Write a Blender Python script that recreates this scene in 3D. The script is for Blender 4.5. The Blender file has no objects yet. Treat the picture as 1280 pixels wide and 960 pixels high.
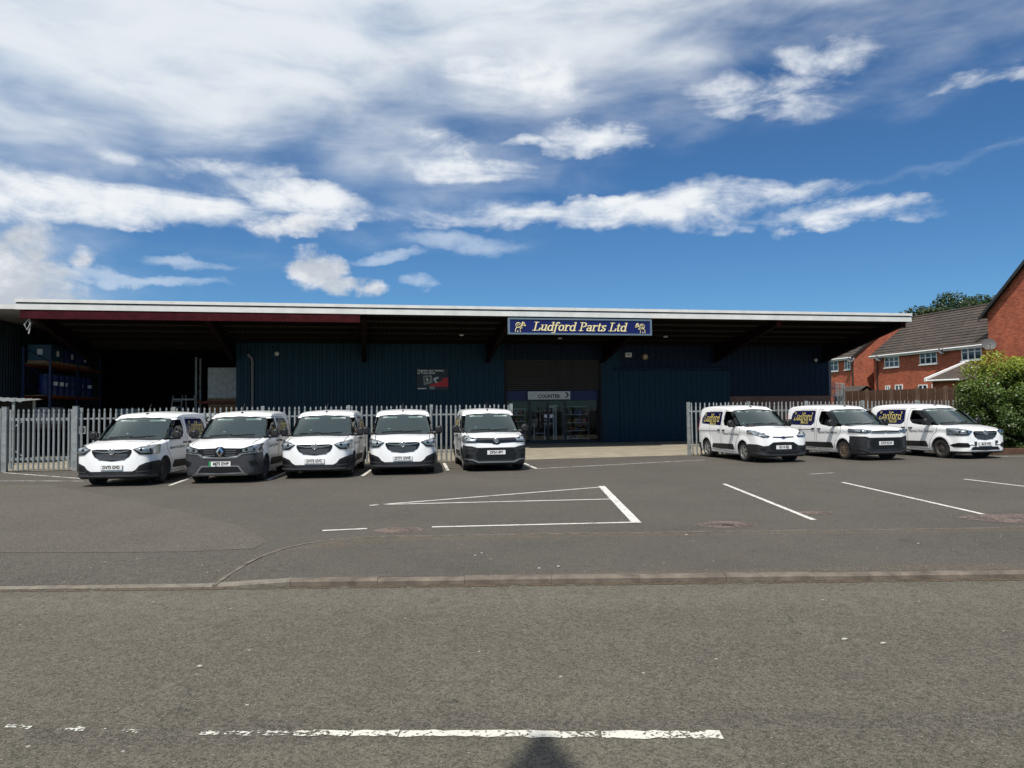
import bpy, bmesh, math, random
import numpy as np
from mathutils import Vector, Matrix
from mathutils.bvhtree import BVHTree
SC = bpy.context.scene
COL = SC.collection
R = math.radians
rnd = random.Random(7)

# ------------------------------------------------------------------ camera
FPX, EYE, PITCH, ROLL = 925.0, 1.75, math.atan(34 / 925.0), 0.0115
FW = Vector((0, math.cos(PITCH), math.sin(PITCH)))
UP0 = Vector((0, -math.sin(PITCH), math.cos(PITCH)))
RT = math.cos(ROLL) * Vector((1, 0, 0)) - math.sin(ROLL) * UP0
UP = math.cos(ROLL) * UP0 + math.sin(ROLL) * Vector((1, 0, 0))
CAM = Vector((0, 0, EYE))
cd = bpy.data.cameras.new('camera'); cam = bpy.data.objects.new('camera', cd); COL.objects.link(cam)
cd.sensor_width = 36; cd.lens = 36 * FPX / 1280; cd.clip_start = 0.05; cd.clip_end = 6000
cam.matrix_world = Matrix(((RT.x, UP.x, -FW.x, 0), (RT.y, UP.y, -FW.y, 0), (RT.z, UP.z, -FW.z, EYE), (0, 0, 0, 1)))
SC.camera = cam
def ray(px, py): return FW + RT * ((px - 640) / FPX) - UP * ((py - 480) / FPX)
def G(px, py, z=0.0):                      # survey: photograph point to the level z
    r = ray(px, py); return CAM + r * ((z - EYE) / r.z)
def DP(px, py, y):                         # survey: photograph point at a depth y
    r = ray(px, py); return CAM + r * (y / r.y)

# ------------------------------------------------------------------ exposure, sky and sun
SC.view_settings.view_transform = 'Standard'; SC.view_settings.look = 'None'
SC.view_settings.gamma = 1; SC.view_settings.exposure = 0.0; SC.view_settings.use_curve_mapping = False
SUN_EL, SUN_B = R(59), R(17)               # high, behind the viewer's left shoulder
sdir = Vector((-math.sin(SUN_B) * math.cos(SUN_EL), -math.cos(SUN_B) * math.cos(SUN_EL), math.sin(SUN_EL)))
sl = bpy.data.lights.new('sun', 'SUN'); sl.energy = 4.95; sl.angle = R(0.53); sl.color = (1, 0.955, 0.88)
sun = bpy.data.objects.new('sun', sl); COL.objects.link(sun)
sun.rotation_euler = sdir.to_track_quat('Z', 'Y').to_euler(); sun.location = sdir * 60

W = bpy.data.worlds.new('World'); SC.world = W; W.use_nodes = True
def build_sky():
    nt = W.node_tree; nt.nodes.clear()
    N, Lk = nt.nodes.new, nt.links.new
    def put(sock, v):
        if v is None: return
        if hasattr(v, 'links') or hasattr(v, 'is_output'): Lk(v, sock)
        else: sock.default_value = v
    def m(op, a, b=None, c=None, clamp=False):
        n = N('ShaderNodeMath'); n.operation = op; n.use_clamp = clamp
        put(n.inputs[0], a); put(n.inputs[1], b); put(n.inputs[2], c); return n.outputs[0]
    def sstep(x, a, b):
        n = N('ShaderNodeMapRange'); n.interpolation_type = 'SMOOTHSTEP'
        put(n.inputs[0], x); n.inputs[1].default_value = a; n.inputs[2].default_value = b; return n.outputs[0]
    def noise(vec, sc, det=6, rough=0.55, dist=0.0):
        n = N('ShaderNodeTexNoise'); n.inputs['Scale'].default_value = sc; n.inputs['Detail'].default_value = det
        n.inputs['Roughness'].default_value = rough; n.inputs['Distortion'].default_value = dist; Lk(vec, n.inputs['Vector']); return n.outputs[0]
    def mixc(f, a, b):
        n = N('ShaderNodeMix'); n.data_type = 'RGBA'; put(n.inputs[0], f); put(n.inputs[6], a); put(n.inputs[7], b); return n.outputs[2]
    tc = N('ShaderNodeTexCoord'); sx = N('ShaderNodeSeparateXYZ'); Lk(tc.outputs['Generated'], sx.inputs[0])
    az = m('ARCTAN2', sx.outputs[0], sx.outputs[1]); el = m('ARCSINE', sx.outputs[2])
    def vec(kx, ky, oz=0.0):
        c = N('ShaderNodeCombineXYZ'); put(c.inputs[0], m('MULTIPLY', az, kx)); put(c.inputs[1], m('MULTIPLY', el, ky)); c.inputs[2].default_value = oz; return c.outputs[0]
    v1 = vec(1.0, 2.6); v2 = vec(1.0, 1.5, 3.1); v3 = vec(1.0, 3.6, 7.7)
    n_big = noise(v1, 2.4, 5, 0.48, 0.5)        # broad soft shape
    n_mid = noise(vec(1.0, 3.0, 5.0), 7.0, 6, 0.52, 0.4)
    n_fine = noise(v2, 15, 6, 0.56, 0.2)        # ragged edges
    n_wisp = noise(v3, 6, 8, 0.58, 0.9)         # thin combed wisps
    wa = m('MULTIPLY', m('SUBTRACT', noise(v2, 7, 5, 0.55), 0.5), 0.10)
    we = m('MULTIPLY', m('SUBTRACT', noise(vec(1.3, 2.1, 9.0), 8, 5, 0.55), 0.5), 0.07)
    az2 = m('ADD', az, wa); el2 = m('ADD', el, we)
    n_puff = noise(vec(1.0, 1.3, 4.4), 26, 8, 0.62, 0.15)
    def blob(px, py, rx, ry, k=1.0, tilt=0.0):
        d = ray(px, py).normalized(); a0 = math.atan2(d.x, d.y); e0 = math.asin(d.z)
        c2 = math.cos(math.atan((px - 640) / FPX)) ** 2
        ra = rx / FPX * c2 * 1.15; re = ry / FPX * 1.15 * math.sqrt(c2)
        da = m('SUBTRACT', az2, a0); de = m('SUBTRACT', el2, e0)
        if tilt: de = m('MULTIPLY_ADD', da, -tilt, de)
        q = m('ADD', m('POWER', m('ABSOLUTE', m('DIVIDE', da, ra)), 2.0), m('POWER', m('ABSOLUTE', m('DIVIDE', de, re)), 2.0))
        return m('MULTIPLY', m('MAXIMUM', m('SUBTRACT', 1.0, q), 0.0), k)
    def union(lst):
        r = lst[0]
        for b in lst[1:]: r = m('MAXIMUM', r, b)
        return r
    # puffy clouds with firmer edges
    puff = union([blob(*b) for b in (
        (-10, 350, 120, 60, .95), (40, 310, 46, 40, .7), (108, 322, 20, 22, .62), (392, 338, 40, 27, .78), (425, 353, 34, 13, .65), (470, 362, 24, 11, .6), (345, 278, 62, 22, .7))])
    puff_d = sstep(m('ADD', puff, m('MULTIPLY', m('ADD', m('MULTIPLY', m('SUBTRACT', n_puff, 0.5), 1.5), m('MULTIPLY', m('SUBTRACT', n_fine, 0.5), 0.7)), 1.0)), 0.06, 0.80)
    # long bright streaks
    streak = union([blob(*b) for b in (
        (180, 258, 320, 27, 1.0, .03), (60, 240, 220, 36, .85), (385, 250, 90, 24, .9), (330, 236, 80, 20, .9), (250, 205, 130, 18, .7), (560, 210, 110, 20, 1.0), (540, 178, 60, 22, .8), (600, 195, 60, 14, .6, -.3), (735, 172, 75, 14, .85, -.05), (680, 182, 90, 9, .8, -.05),
        (760, 268, 300, 17, .95), (890, 256, 130, 32, .85, .0), (820, 264, 130, 18, .85), (1030, 268, 150, 15, .85), (960, 246, 110, 14, .7, -.1), (655, 100, 110, 34, .7), (1035, 75, 90, 26, .7, -.15), (960, 118, 110, 30, .5, -.2),
        (1250, 95, 80, 18, .55, -.1))])
    streak_d = sstep(m('ADD', streak, m('ADD', m('MULTIPLY', m('SUBTRACT', n_wisp, 0.5), 1.9), m('ADD', m('MULTIPLY', m('SUBTRACT', n_fine, 0.5), 1.0), m('MULTIPLY', m('SUBTRACT', n_puff, 0.5), 0.5)))), 0.10, 1.15)
    streak_d = m('MULTIPLY', streak_d, sstep(streak, 0.0, 0.22)); puff_d = m('MULTIPLY', puff_d, sstep(puff, 0.0, 0.15))
    thin = union([blob(*b) for b in ((580, 303, 80, 14, .8, -.1), (480, 317, 55, 8, .8, .1), (525, 353, 26, 10, .8), (235, 327, 60, 10, .8), (180, 352, 120, 10, .9), (1180, 205, 220, 12, .4, .1), (600, 262, 160, 12, .6))])
    thin_d = m('MULTIPLY', sstep(m('ADD', thin, m('MULTIPLY', m('SUBTRACT', n_wisp, 0.5), 1.2)), 0.12, 1.05), 0.6)
    thin_d = m('MULTIPLY', thin_d, sstep(thin, 0.0, 0.3))
    # the high veil: thick to the left and overhead in the view, breaking up to the right
    line = m('ADD', m('MULTIPLY', el, 3.9), m('MULTIPLY', az, -0.85))
    vsum = m('ADD', line, m('ADD', m('MULTIPLY', m('SUBTRACT', n_big, 0.5), 1.7), m('ADD', m('MULTIPLY', m('SUBTRACT', n_mid, 0.5), 0.7), m('MULTIPLY', m('SUBTRACT', n_wisp, 0.5), 0.45))))
    veil_d = m('MULTIPLY', sstep(vsum, 0.92, 2.1), 0.95)
    veil_d = m('MULTIPLY', veil_d, m('SUBTRACT', 1.0, m('MULTIPLY', sstep(el, 0.75, 1.2), 0.75)))
    sky = N('ShaderNodeTexSky'); sky.sky_type = 'NISHITA'; sky.sun_disc = False
    sky.sun_elevation = SUN_EL; sky.sun_rotation = R(180) + SUN_B
    sky.altitude = 100; sky.air_density = 1.0; sky.dust_density = 0.0; sky.ozone_density = 2.0
    skyc = N('ShaderNodeMix'); skyc.data_type = 'RGBA'; skyc.blend_type = 'MULTIPLY'; skyc.inputs[0].default_value = 1
    Lk(sky.outputs[0], skyc.inputs[6]); skyc.inputs[7].default_value = (0.38, 0.665, 0.92, 1)
    K = 1 / 0.1
    def col(r, g, b): return (r * K, g * K, b * K, 1)
    vein = sstep(m('ADD', m('MULTIPLY', n_big, 0.45), m('ADD', m('MULTIPLY', n_mid, 0.4), m('MULTIPLY', el, 0.35))), 0.40, 0.66)
    veilc = mixc(vein, col(.42, .545, .71), col(.82, .865, .91))
    c = mixc(veil_d, skyc.outputs[2], veilc)
    c = mixc(thin_d, c, col(.70, .79, .90))
    c = mixc(streak_d, c, mixc(sstep(m('ADD', m('MULTIPLY', n_wisp, 0.5), m('MULTIPLY', n_puff, 0.5)), 0.36, 0.60), col(.66, .73, .82), col(.88, .91, .94)))
    # rounded clouds are greyer towards their underside and brighter where the sun strikes the crowns
    lit = sstep(m('ADD', noise(vec(1.0, 1.5, 1.0), 13, 5, 0.6), m('MULTIPLY', m('SUBTRACT', el, 0.22), 1.4)), 0.30, 0.62)
    c = mixc(puff_d, c, mixc(lit, col(.52, .57, .64), col(.88, .90, .93)))
    bg = N('ShaderNodeBackground'); bg.inputs[1].default_value = 0.1; Lk(c, bg.inputs[0])
    out = N('ShaderNodeOutputWorld'); Lk(bg.outputs[0], out.inputs[0])
build_sky()

# ------------------------------------------------------------------ materials
def mat(name, col, rough=0.6, metal=0.0, noise=None, bump=None, spec=None, coat=0.0, col2=None, coords='Object', grime=None):
    """noise=(scale, amount[, detail]) varies the colour, bump=(scale, strength, distance)"""
    m = bpy.data.materials.new(name); m.use_nodes = True
    nt = m.node_tree; b = nt.nodes['Principled BSDF']
    b.inputs['Base Color'].default_value = (*col, 1); b.inputs['Roughness'].default_value = rough; b.inputs['Metallic'].default_value = metal
    if spec is not None: b.inputs['Specular IOR Level'].default_value = spec
    if coat: b.inputs['Coat Weight'].default_value = coat; b.inputs['Coat Roughness'].default_value = 0.04
    tc = None
    def coord():
        nonlocal tc
        if tc is None: tc = nt.nodes.new('ShaderNodeTexCoord')
        return tc.outputs[coords]
    if noise:
        n = nt.nodes.new('ShaderNodeTexNoise'); n.inputs['Scale'].default_value = noise[0]; n.inputs['Detail'].default_value = noise[2] if len(noise) > 2 else 6
        n.inputs['Roughness'].default_value = 0.6
        nt.links.new(coord(), n.inputs['Vector'])
        r = nt.nodes.new('ShaderNodeValToRGB'); a = noise[1]
        c2 = col2 or tuple(min(1, c * (1 + a)) for c in col); c1 = tuple(c * (1 - a) for c in col) if col2 is None else col
        r.color_ramp.elements[0].position = 0.3; r.color_ramp.elements[0].color = (*c1, 1)
        r.color_ramp.elements[1].position = 0.7; r.color_ramp.elements[1].color = (*c2, 1)
        nt.links.new(n.outputs[0], r.inputs[0]); nt.links.new(r.outputs[0], b.inputs['Base Color'])
    if bump:
        n = nt.nodes.new('ShaderNodeTexNoise'); n.inputs['Scale'].default_value = bump[0]; n.inputs['Detail'].default_value = 5
        nt.links.new(coord(), n.inputs['Vector'])
        bp = nt.nodes.new('ShaderNodeBump'); bp.inputs['Strength'].default_value = bump[1]; bp.inputs['Distance'].default_value = bump[2]
        nt.links.new(n.outputs[0], bp.inputs['Height']); nt.links.new(bp.outputs[0], b.inputs['Normal'])
    return m
M = {}

# ------------------------------------------------------------------ mesh helpers
class MB:
    def __init__(s): s.v = []; s.f = []; s.mi = []; s.cur = 0
    def add(s, vs, fs):
        o = len(s.v); s.v += [tuple(p) for p in vs]; s.f += [tuple(i + o for i in f) for f in fs]; s.mi += [s.cur] * len(fs); return s
    def box(s, x0, x1, y0, y1, z0, z1):
        return s.add([(x0, y0, z0), (x1, y0, z0), (x1, y1, z0), (x0, y1, z0), (x0, y0, z1), (x1, y0, z1), (x1, y1, z1), (x0, y1, z1)],
                     [(0, 3, 2, 1), (4, 5, 6, 7), (0, 1, 5, 4), (1, 2, 6, 5), (2, 3, 7, 6), (3, 0, 4, 7)])
    def cbox(s, c, d): return s.box(c[0] - d[0] / 2, c[0] + d[0] / 2, c[1] - d[1] / 2, c[1] + d[1] / 2, c[2] - d[2] / 2, c[2] + d[2] / 2)
    def bbox(s, x0, x1, y0, y1, z0, z1, b=0.01):     # box with chamfered edges
        bm = bmesh.new(); bmesh.ops.create_cube(bm, size=1)
        for v in bm.verts: v.co = Vector(((x0 + x1) / 2 + v.co.x * (x1 - x0), (y0 + y1) / 2 + v.co.y * (y1 - y0), (z0 + z1) / 2 + v.co.z * (z1 - z0)))
        bmesh.ops.bevel(bm, geom=bm.edges[:], offset=b, segments=1, affect='EDGES')
        bm.verts.index_update(); s.add([v.co[:] for v in bm.verts], [[v.index for v in f.verts] for f in bm.faces]); bm.free(); return s
    def prism(s, poly, axis, a, b):                  # polygon in the plane normal to axis, extruded a..b
        n = len(poly)
        def P(p, t): return (t, p[0], p[1]) if axis == 'x' else (p[0], t, p[1]) if axis == 'y' else (p[0], p[1], t)
        return s.add([P(p, a) for p in poly] + [P(p, b) for p in poly], [tuple(range(n))[::-1], tuple(range(n, 2 * n))] + [(i, (i + 1) % n, (i + 1) % n + n, i + n) for i in range(n)])
    def tube(s, pts, r, n=8, r2=None):
        pts = [Vector(p) for p in pts]; k = len(pts); base = []
        for i, p in enumerate(pts):
            d = (pts[min(i + 1, k - 1)] - pts[max(i - 1, 0)]).normalized(); q = d.to_track_quat('Z', 'Y')
            rr = r if r2 is None else r + (r2 - r) * i / (k - 1)
            base += [p + q @ Vector((rr * math.cos(t * 2 * math.pi / n), rr * math.sin(t * 2 * math.pi / n), 0)) for t in range(n)]
        fs = [(i * n + j, i * n + (j + 1) % n, (i + 1) * n + (j + 1) % n, (i + 1) * n + j) for i in range(k - 1) for j in range(n)]
        return s.add(base, fs + [tuple(range(n))[::-1], tuple(range((k - 1) * n, k * n))])
    def lathe(s, prof, n=24, axis='x', c=(0, 0, 0), close=True):   # prof: (along, radius)
        k = len(prof); vs = []
        for a, r in prof:
            for t in range(n):
                p = (r * math.cos(t * 2 * math.pi / n), r * math.sin(t * 2 * math.pi / n))
                vs.append((c[0] + a, c[1] + p[0], c[2] + p[1]) if axis == 'x' else (c[0] + p[0], c[1] + a, c[2] + p[1]) if axis == 'y' else (c[0] + p[0], c[1] + p[1], c[2] + a))
        fs = [(i * n + j, i * n + (j + 1) % n, (i + 1) * n + (j + 1) % n, (i + 1) * n + j) for i in range(k - 1) for j in range(n)]
        if close: fs += [tuple(range(n))[::-1], tuple(range((k - 1) * n, k * n))]
        return s.add(vs, fs)
    def mesh(s, name, mats=None, smooth=False):
        me = bpy.data.meshes.new(name); me.from_pydata(s.v, [], s.f)
        if mats:
            for x in (mats if isinstance(mats, (list, tuple)) else [mats]): me.materials.append(x)
        if any(s.mi): me.polygons.foreach_set('material_index', s.mi)
        bm = bmesh.new(); bm.from_mesh(me); bmesh.ops.recalc_face_normals(bm, faces=bm.faces[:]); bm.to_mesh(me); bm.free()
        if smooth: shade(me)
        return me
    def build(s, name, mats=None, parent=None, smooth=False): return link(name, s.mesh(name, mats, smooth), parent)
def shade(me, ang=35):
    me.polygons.foreach_set('use_smooth', [True] * len(me.polygons))
    try: me.set_sharp_from_angle(angle=R(ang))
    except Exception: pass
    return me
def link(name, me, parent=None, loc=None, rot=None, scale=None):
    o = bpy.data.objects.new(name, me); COL.objects.link(o)
    if parent is not None: o.parent = parent
    if loc is not None: o.location = loc
    if rot is not None: o.rotation_euler = rot
    if scale is not None: o.scale = scale
    return o
def tag(o, label, cat, group=None):
    o['label'] = label; o['category'] = cat
    if group: o['group'] = group
    return o
def thing(name, label, cat, loc=(0, 0, 0), rz=0.0, group=None):
    o = bpy.data.objects.new(name, None); COL.objects.link(o); o.location = loc; o.rotation_euler = (0, 0, rz); o.empty_display_size = 0.3
    return tag(o, label, cat, group)
def struct(o): o['kind'] = 'structure'; return o
def text_mesh(s, size=1.0, align='CENTER', bold=0.0, shear=0.0, name='lettering', spacing=1.0):
    cu = bpy.data.curves.new('t', 'FONT'); cu.body = s; cu.size = size; cu.align_x = align; cu.align_y = 'CENTER'
    cu.offset = bold; cu.shear = shear; cu.resolution_u = 2; cu.space_character = spacing
    o = bpy.data.objects.new('t', cu); COL.objects.link(o)
    dg = bpy.context.evaluated_depsgraph_get(); me = bpy.data.meshes.new_from_object(o.evaluated_get(dg)); me.name = name
    bpy.data.objects.remove(o); bpy.data.curves.remove(cu); me.materials.clear(); return me

# roman lettering drawn with a broad pen: strokes in a unit em (x, y), baseline 0, x-height .46, capitals .68
def arc(cx, cy, rx, ry, a0, a1, n=12): return [(cx + rx * math.cos(R(a0 + (a1 - a0) * i / n)), cy + ry * math.sin(R(a0 + (a1 - a0) * i / n))) for i in range(n + 1)]
GLY = {
 'L': (.58, [[(.14, .68), (.14, 0)], [(.0, .67), (.3, .67)], [(.0, .02), (.5, .02)], [(.5, .02), (.55, .2)]]),
 'P': (.58, [[(.14, .68), (.14, 0)], [(.0, .67), (.25, .67)] + arc(.25, .5, .24, .17, 90, -90), [(.25, .33), (.14, .33)], [(.0, .02), (.3, .02)]]),
 'u': (.52, [[(.1, .46), (.1, .14)] + arc(.22, .14, .12, .12, 180, 300, 6), [(.26, .03), (.4, .14)], [(.4, .46), (.4, 0)], [(.0, .45), (.12, .45)], [(.3, .45), (.42, .45)], [(.4, .02), (.5, .02)]]),
 'd': (.52, [arc(.23, .22, .18, .22, 20, 340, 16), [(.41, .68), (.41, 0)], [(.3, .67), (.43, .67)], [(.41, .02), (.52, .02)]]),
 'f': (.36, [[(.13, 0), (.13, .52)] + arc(.25, .52, .12, .15, 180, 30, 7), [(.0, .44), (.3, .44)], [(.02, .02), (.26, .02)]]),
 'F': (.36, [[(.13, -.16), (.13, .52)] + arc(.25, .52, .12, .15, 180, 30, 7), [(.0, .44), (.3, .44)], arc(.03, -.13, .1, .08, 0, -160, 6)]),
 'o': (.48, [arc(.22, .23, .18, .22, 0, 360, 20)]),
 'r': (.40, [[(.1, .46), (.1, 0)], [(.1, .3)] + arc(.26, .28, .14, .17, 150, 40, 5), [(.0, .45), (.12, .45)], [(.0, .02), (.24, .02)]]),
 'a': (.46, [[(.07, .38)] + arc(.2, .32, .15, .13, 130, 0, 7) + [(.35, 0)], arc(.19, .13, .14, .12, 30, 330, 12), [(.35, .02), (.45, .03)]]),
 't': (.32, [[(.12, .6), (.12, .1)] + arc(.21, .1, .09, .09, 180, 320, 6), [(.0, .44), (.28, .44)]]),
 's': (.38, [arc(.18, .34, .12, .11, 40, 200, 8) + [(.18, .23)] + arc(.18, .12, .13, .11, 60, -150, 9), [(.29, .38), (.31, .46)], [(.05, .0), (.05, .12)]]),
 ' ': (.26, []),
}
def roman_mesh(s, size=1.0, shear=0.28, pen=0.105, thin=0.035, name='lettering', caps=1.0):
    v, f = [], []; x0 = 0.0; lay = 0
    def push(a, b):
        nonlocal lay
        h = (pen / 2, thin / 2); e = 0.0006 * (lay % 5); lay += 1
        q = [(a[0] - h[0], a[1] - h[1]), (a[0] + h[0], a[1] - h[1]), (a[0] + h[0], a[1] + h[1]), (a[0] - h[0], a[1] + h[1]), (b[0] - h[0], b[1] - h[1]), (b[0] + h[0], b[1] - h[1]), (b[0] + h[0], b[1] + h[1]), (b[0] - h[0], b[1] + h[1])]
        q = sorted(set(q))      # convex hull of the pen at both ends
        def half(pts):
            o = []
            for p in pts:
                while len(o) >= 2 and (o[-1][0] - o[-2][0]) * (p[1] - o[-2][1]) - (o[-1][1] - o[-2][1]) * (p[0] - o[-2][0]) <= 1e-12: o.pop()
                o.append(p)
            return o
        hull = half(q)[:-1] + half(q[::-1])[:-1]
        i0 = len(v)
        for p in hull: v.append(((x0 + p[0] + shear * p[1]) * size, p[1] * size, e * size))
        f.append(tuple(range(i0, i0 + len(hull))))
    for ch in s:
        w, st = GLY[ch]
        for line in st:
            for a, b in zip(line[:-1], line[1:]): push(a, b)
        x0 += w + 0.03
    me = bpy.data.meshes.new(name); wid = x0 * size
    me.from_pydata([(p[0] - wid / 2, p[1] - 0.3 * size, p[2]) for p in v], [], f); return me
def coat_mesh(me, m): me.materials.clear(); me.materials.append(m); return me
# ================================================================== ground, road, pavement
def asphalt(name, c_dark, c_light, tint, patch=0.35, speck=0.5, cracks=True, scale=1.0, streaks=True):
    m = bpy.data.materials.new(name); m.use_nodes = True; nt = m.node_tree; N, Lk = nt.nodes.new, nt.links.new
    b = nt.nodes['Principled BSDF']; b.inputs['Roughness'].default_value = 0.88; b.inputs['Specular IOR Level'].default_value = 0.3
    g = N('ShaderNodeNewGeometry').outputs['Position']
    def noise(sc, det=4, rough=0.55, vec=g, dist=0):
        n = N('ShaderNodeTexNoise'); n.inputs['Scale'].default_value = sc; n.inputs['Detail'].default_value = det; n.inputs['Roughness'].default_value = rough
        n.inputs['Distortion'].default_value = dist; Lk(vec, n.inputs['Vector']); return n.outputs[0]
    def ramp(x, a, b_):
        n = N('ShaderNodeMapRange'); n.interpolation_type = 'SMOOTHSTEP'; Lk(x, n.inputs[0]); n.inputs[1].default_value = a; n.inputs[2].default_value = b_; return n.outputs[0]
    def mix(f, a, c, mode='MIX'):
        n = N('ShaderNodeMix'); n.data_type = 'RGBA'; n.blend_type = mode
        for s, v in ((0, f), (6, a), (7, c)):
            if hasattr(v, 'links'): Lk(v, n.inputs[s])
            else: n.inputs[s].default_value = v if s == 0 else (*v, 1)
        return n.outputs[2]
    def mul(a, k):
        n = N('ShaderNodeMath'); n.operation = 'MULTIPLY'; Lk(a, n.inputs[0])
        if hasattr(k, 'links'): Lk(k, n.inputs[1])
        else: n.inputs[1].default_value = k
        return n.outputs[0]
    big = noise(0.35, 6, 0.6); mid = noise(2.1, 7, 0.68); fine = noise(42 * scale, 4, 0.75); grit = noise(105 * scale, 2, 0.6)
    c = mix(ramp(big, 0.3, 0.7), c_dark, c_light)
    c = mix(mul(ramp(mid, 0.45, 0.75), patch), c, tint)
    c = mix(mul(ramp(noise(0.8, 7, 0.68), 0.46, 0.66), 0.45), c, tuple(x * 0.70 for x in c_dark)); c = mix(mul(ramp(noise(1.3, 6, 0.7, dist=0.6), 0.56, 0.72), 0.40), c, tuple(min(1, x * 1.28) for x in c_light))
    if streaks:       # tyre-worn bands that run along the street
        mp = N('ShaderNodeMapping'); mp.inputs['Scale'].default_value = (0.05, 1.1, 1); Lk(g, mp.inputs[0])
        c = mix(mul(ramp(noise(1.0, 4, 0.6, mp.outputs[0]), 0.42, 0.72), 0.45), c, tuple(x * 0.72 for x in c_dark))
        sy = N('ShaderNodeSeparateXYZ'); Lk(g, sy.inputs[0]); wv = N('ShaderNodeMath'); wv.operation = 'MULTIPLY_ADD'; Lk(noise(0.6, 5, 0.6), wv.inputs[0]); wv.inputs[1].default_value = 0.9; Lk(sy.outputs[1], wv.inputs[2])
        def band(y0, hw, k, colr):
            nonlocal c
            s_ = N('ShaderNodeMath'); s_.operation = 'SUBTRACT'; Lk(wv.outputs[0], s_.inputs[0]); s_.inputs[1].default_value = y0 + .45; ab = N('ShaderNodeMath'); ab.operation = 'ABSOLUTE'; Lk(s_.outputs[0], ab.inputs[0]); c = mix(mul(ramp(ab.outputs[0], hw, 0.0), k), c, colr)
        band(4.32, .26, .8, (0.055, 0.049, 0.043)); band(5.35, .8, .75, (0.082, 0.070, 0.057)); band(7.2, .7, .7, (0.124, 0.111, 0.089)); band(3.4, .5, .5, (0.068, 0.062, 0.055))
    hsp = ramp(fine, 0.40, 0.62); c = mix(mul(hsp, speck * 0.95), c, tuple(min(1, x * 1.9) for x in c_light)); c = mix(mul(ramp(fine, 0.48, 0.34), speck * 1.3), c, tuple(x * 0.38 for x in c_dark)); c = mix(mul(ramp(noise(9, 5, 0.7), 0.42, 0.62), 0.30), c, tuple(x * .62 for x in c_dark))
    c = mix(mul(ramp(grit, 0.56, 0.66), speck), c, tuple(min(1, x * 2.3) for x in c_light))
    c = mix(mul(ramp(grit, 0.45, 0.34), speck * 1.2), c, tuple(x * 0.35 for x in c_dark))
    # scattered pale chips and dark spots
    vo = N('ShaderNodeTexVoronoi'); vo.inputs['Scale'].default_value = 3.2; Lk(g, vo.inputs['Vector'])
    c = mix(ramp(vo.outputs['Distance'], 0.045, 0.028), c, (0.36, 0.34, 0.30)); vo2 = N('ShaderNodeTexVoronoi'); vo2.inputs['Scale'].default_value = 11; Lk(g, vo2.inputs['Vector']); c = mix(ramp(vo2.outputs['Distance'], 0.075, 0.05), c, (0.26, 0.24, 0.20))
    vo3 = N('ShaderNodeTexVoronoi'); vo3.inputs['Scale'].default_value = 1.3; vw = N('ShaderNodeVectorMath'); vw.operation = 'MULTIPLY_ADD'; nw = N('ShaderNodeTexNoise'); nw.inputs['Scale'].default_value = 14; Lk(g, nw.inputs['Vector']); Lk(nw.outputs[1], vw.inputs[0]); vw.inputs[1].default_value = (.12, .12, 0); Lk(g, vw.inputs[2]); Lk(vw.outputs[0], vo3.inputs['Vector'])
    c = mix(mul(ramp(vo3.outputs['Distance'], 0.045, 0.02), 0.7), c, (0.025, 0.024, 0.023))
    h = noise(90 * scale, 3, 0.6)
    if cracks:
        va = N('ShaderNodeVectorMath'); va.operation = 'MULTIPLY_ADD'
        nn = N('ShaderNodeTexNoise'); nn.inputs['Scale'].default_value = 1.6; nn.inputs['Detail'].default_value = 5; Lk(g, nn.inputs['Vector'])
        Lk(nn.outputs[1], va.inputs[0]); va.inputs[1].default_value = (1.1, 1.1, 0); Lk(g, va.inputs[2])
        vc = N('ShaderNodeTexVoronoi'); vc.feature = 'DISTANCE_TO_EDGE'; vc.inputs['Scale'].default_value = 0.33; Lk(va.outputs[0], vc.inputs['Vector'])
        cr = mul(ramp(vc.outputs['Distance'], 0.004, 0.001), ramp(noise(0.5, 3), 0.50, 0.62))
        c = mix(mul(cr, 0.45), c, (0.03, 0.028, 0.026))
    Lk(c, b.inputs['Base Color'])
    bp = N('ShaderNodeBump'); bp.inputs['Strength'].default_value = 0.8; bp.inputs['Distance'].default_value = 0.008; Lk(h, bp.inputs['Height']); Lk(bp.outputs[0], b.inputs['Normal'])
    return m
M['road'] = asphalt('road_asphalt', (0.077, 0.069, 0.053), (0.107, 0.096, 0.073), (0.095, 0.079, 0.061))
M['park'] = asphalt('car_park_asphalt', (0.056, 0.050, 0.042), (0.084, 0.075, 0.061), (0.104, 0.085, 0.065), patch=0.5, speck=0.62, streaks=False)
M['pave'] = asphalt('pavement_asphalt', (0.069, 0.059, 0.046), (0.091, 0.078, 0.060), (0.104, 0.082, 0.061), patch=0.5, speck=0.62, streaks=False, cracks=False)
M['conc'] = mat('yard_concrete', (0.27, 0.235, 0.17), 0.9, noise=(1.2, 0.25, 8), bump=(60, 0.3, 0.005), coords='Object')
M['kerb'] = mat('kerb_stone', (0.135, 0.110, 0.086), 0.9, noise=(5, 0.45, 8), bump=(80, 0.5, 0.006))
M['kerb_pale'] = mat('kerb_concrete', (0.165, 0.145, 0.115), 0.9, noise=(7, 0.35, 8), bump=(80, 0.5, 0.006)); M['edging'] = mat('edging_concrete', (0.130, 0.112, 0.088), 0.9, noise=(6, 0.4, 8))
M['earth'] = mat('earth', (0.075, 0.05, 0.032), 0.95, noise=(4, 0.5, 8), bump=(20, 0.8, 0.03))
M['grass'] = mat('field_grass', (0.05, 0.085, 0.025), 0.95, noise=(0.3, 0.3, 8))
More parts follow.
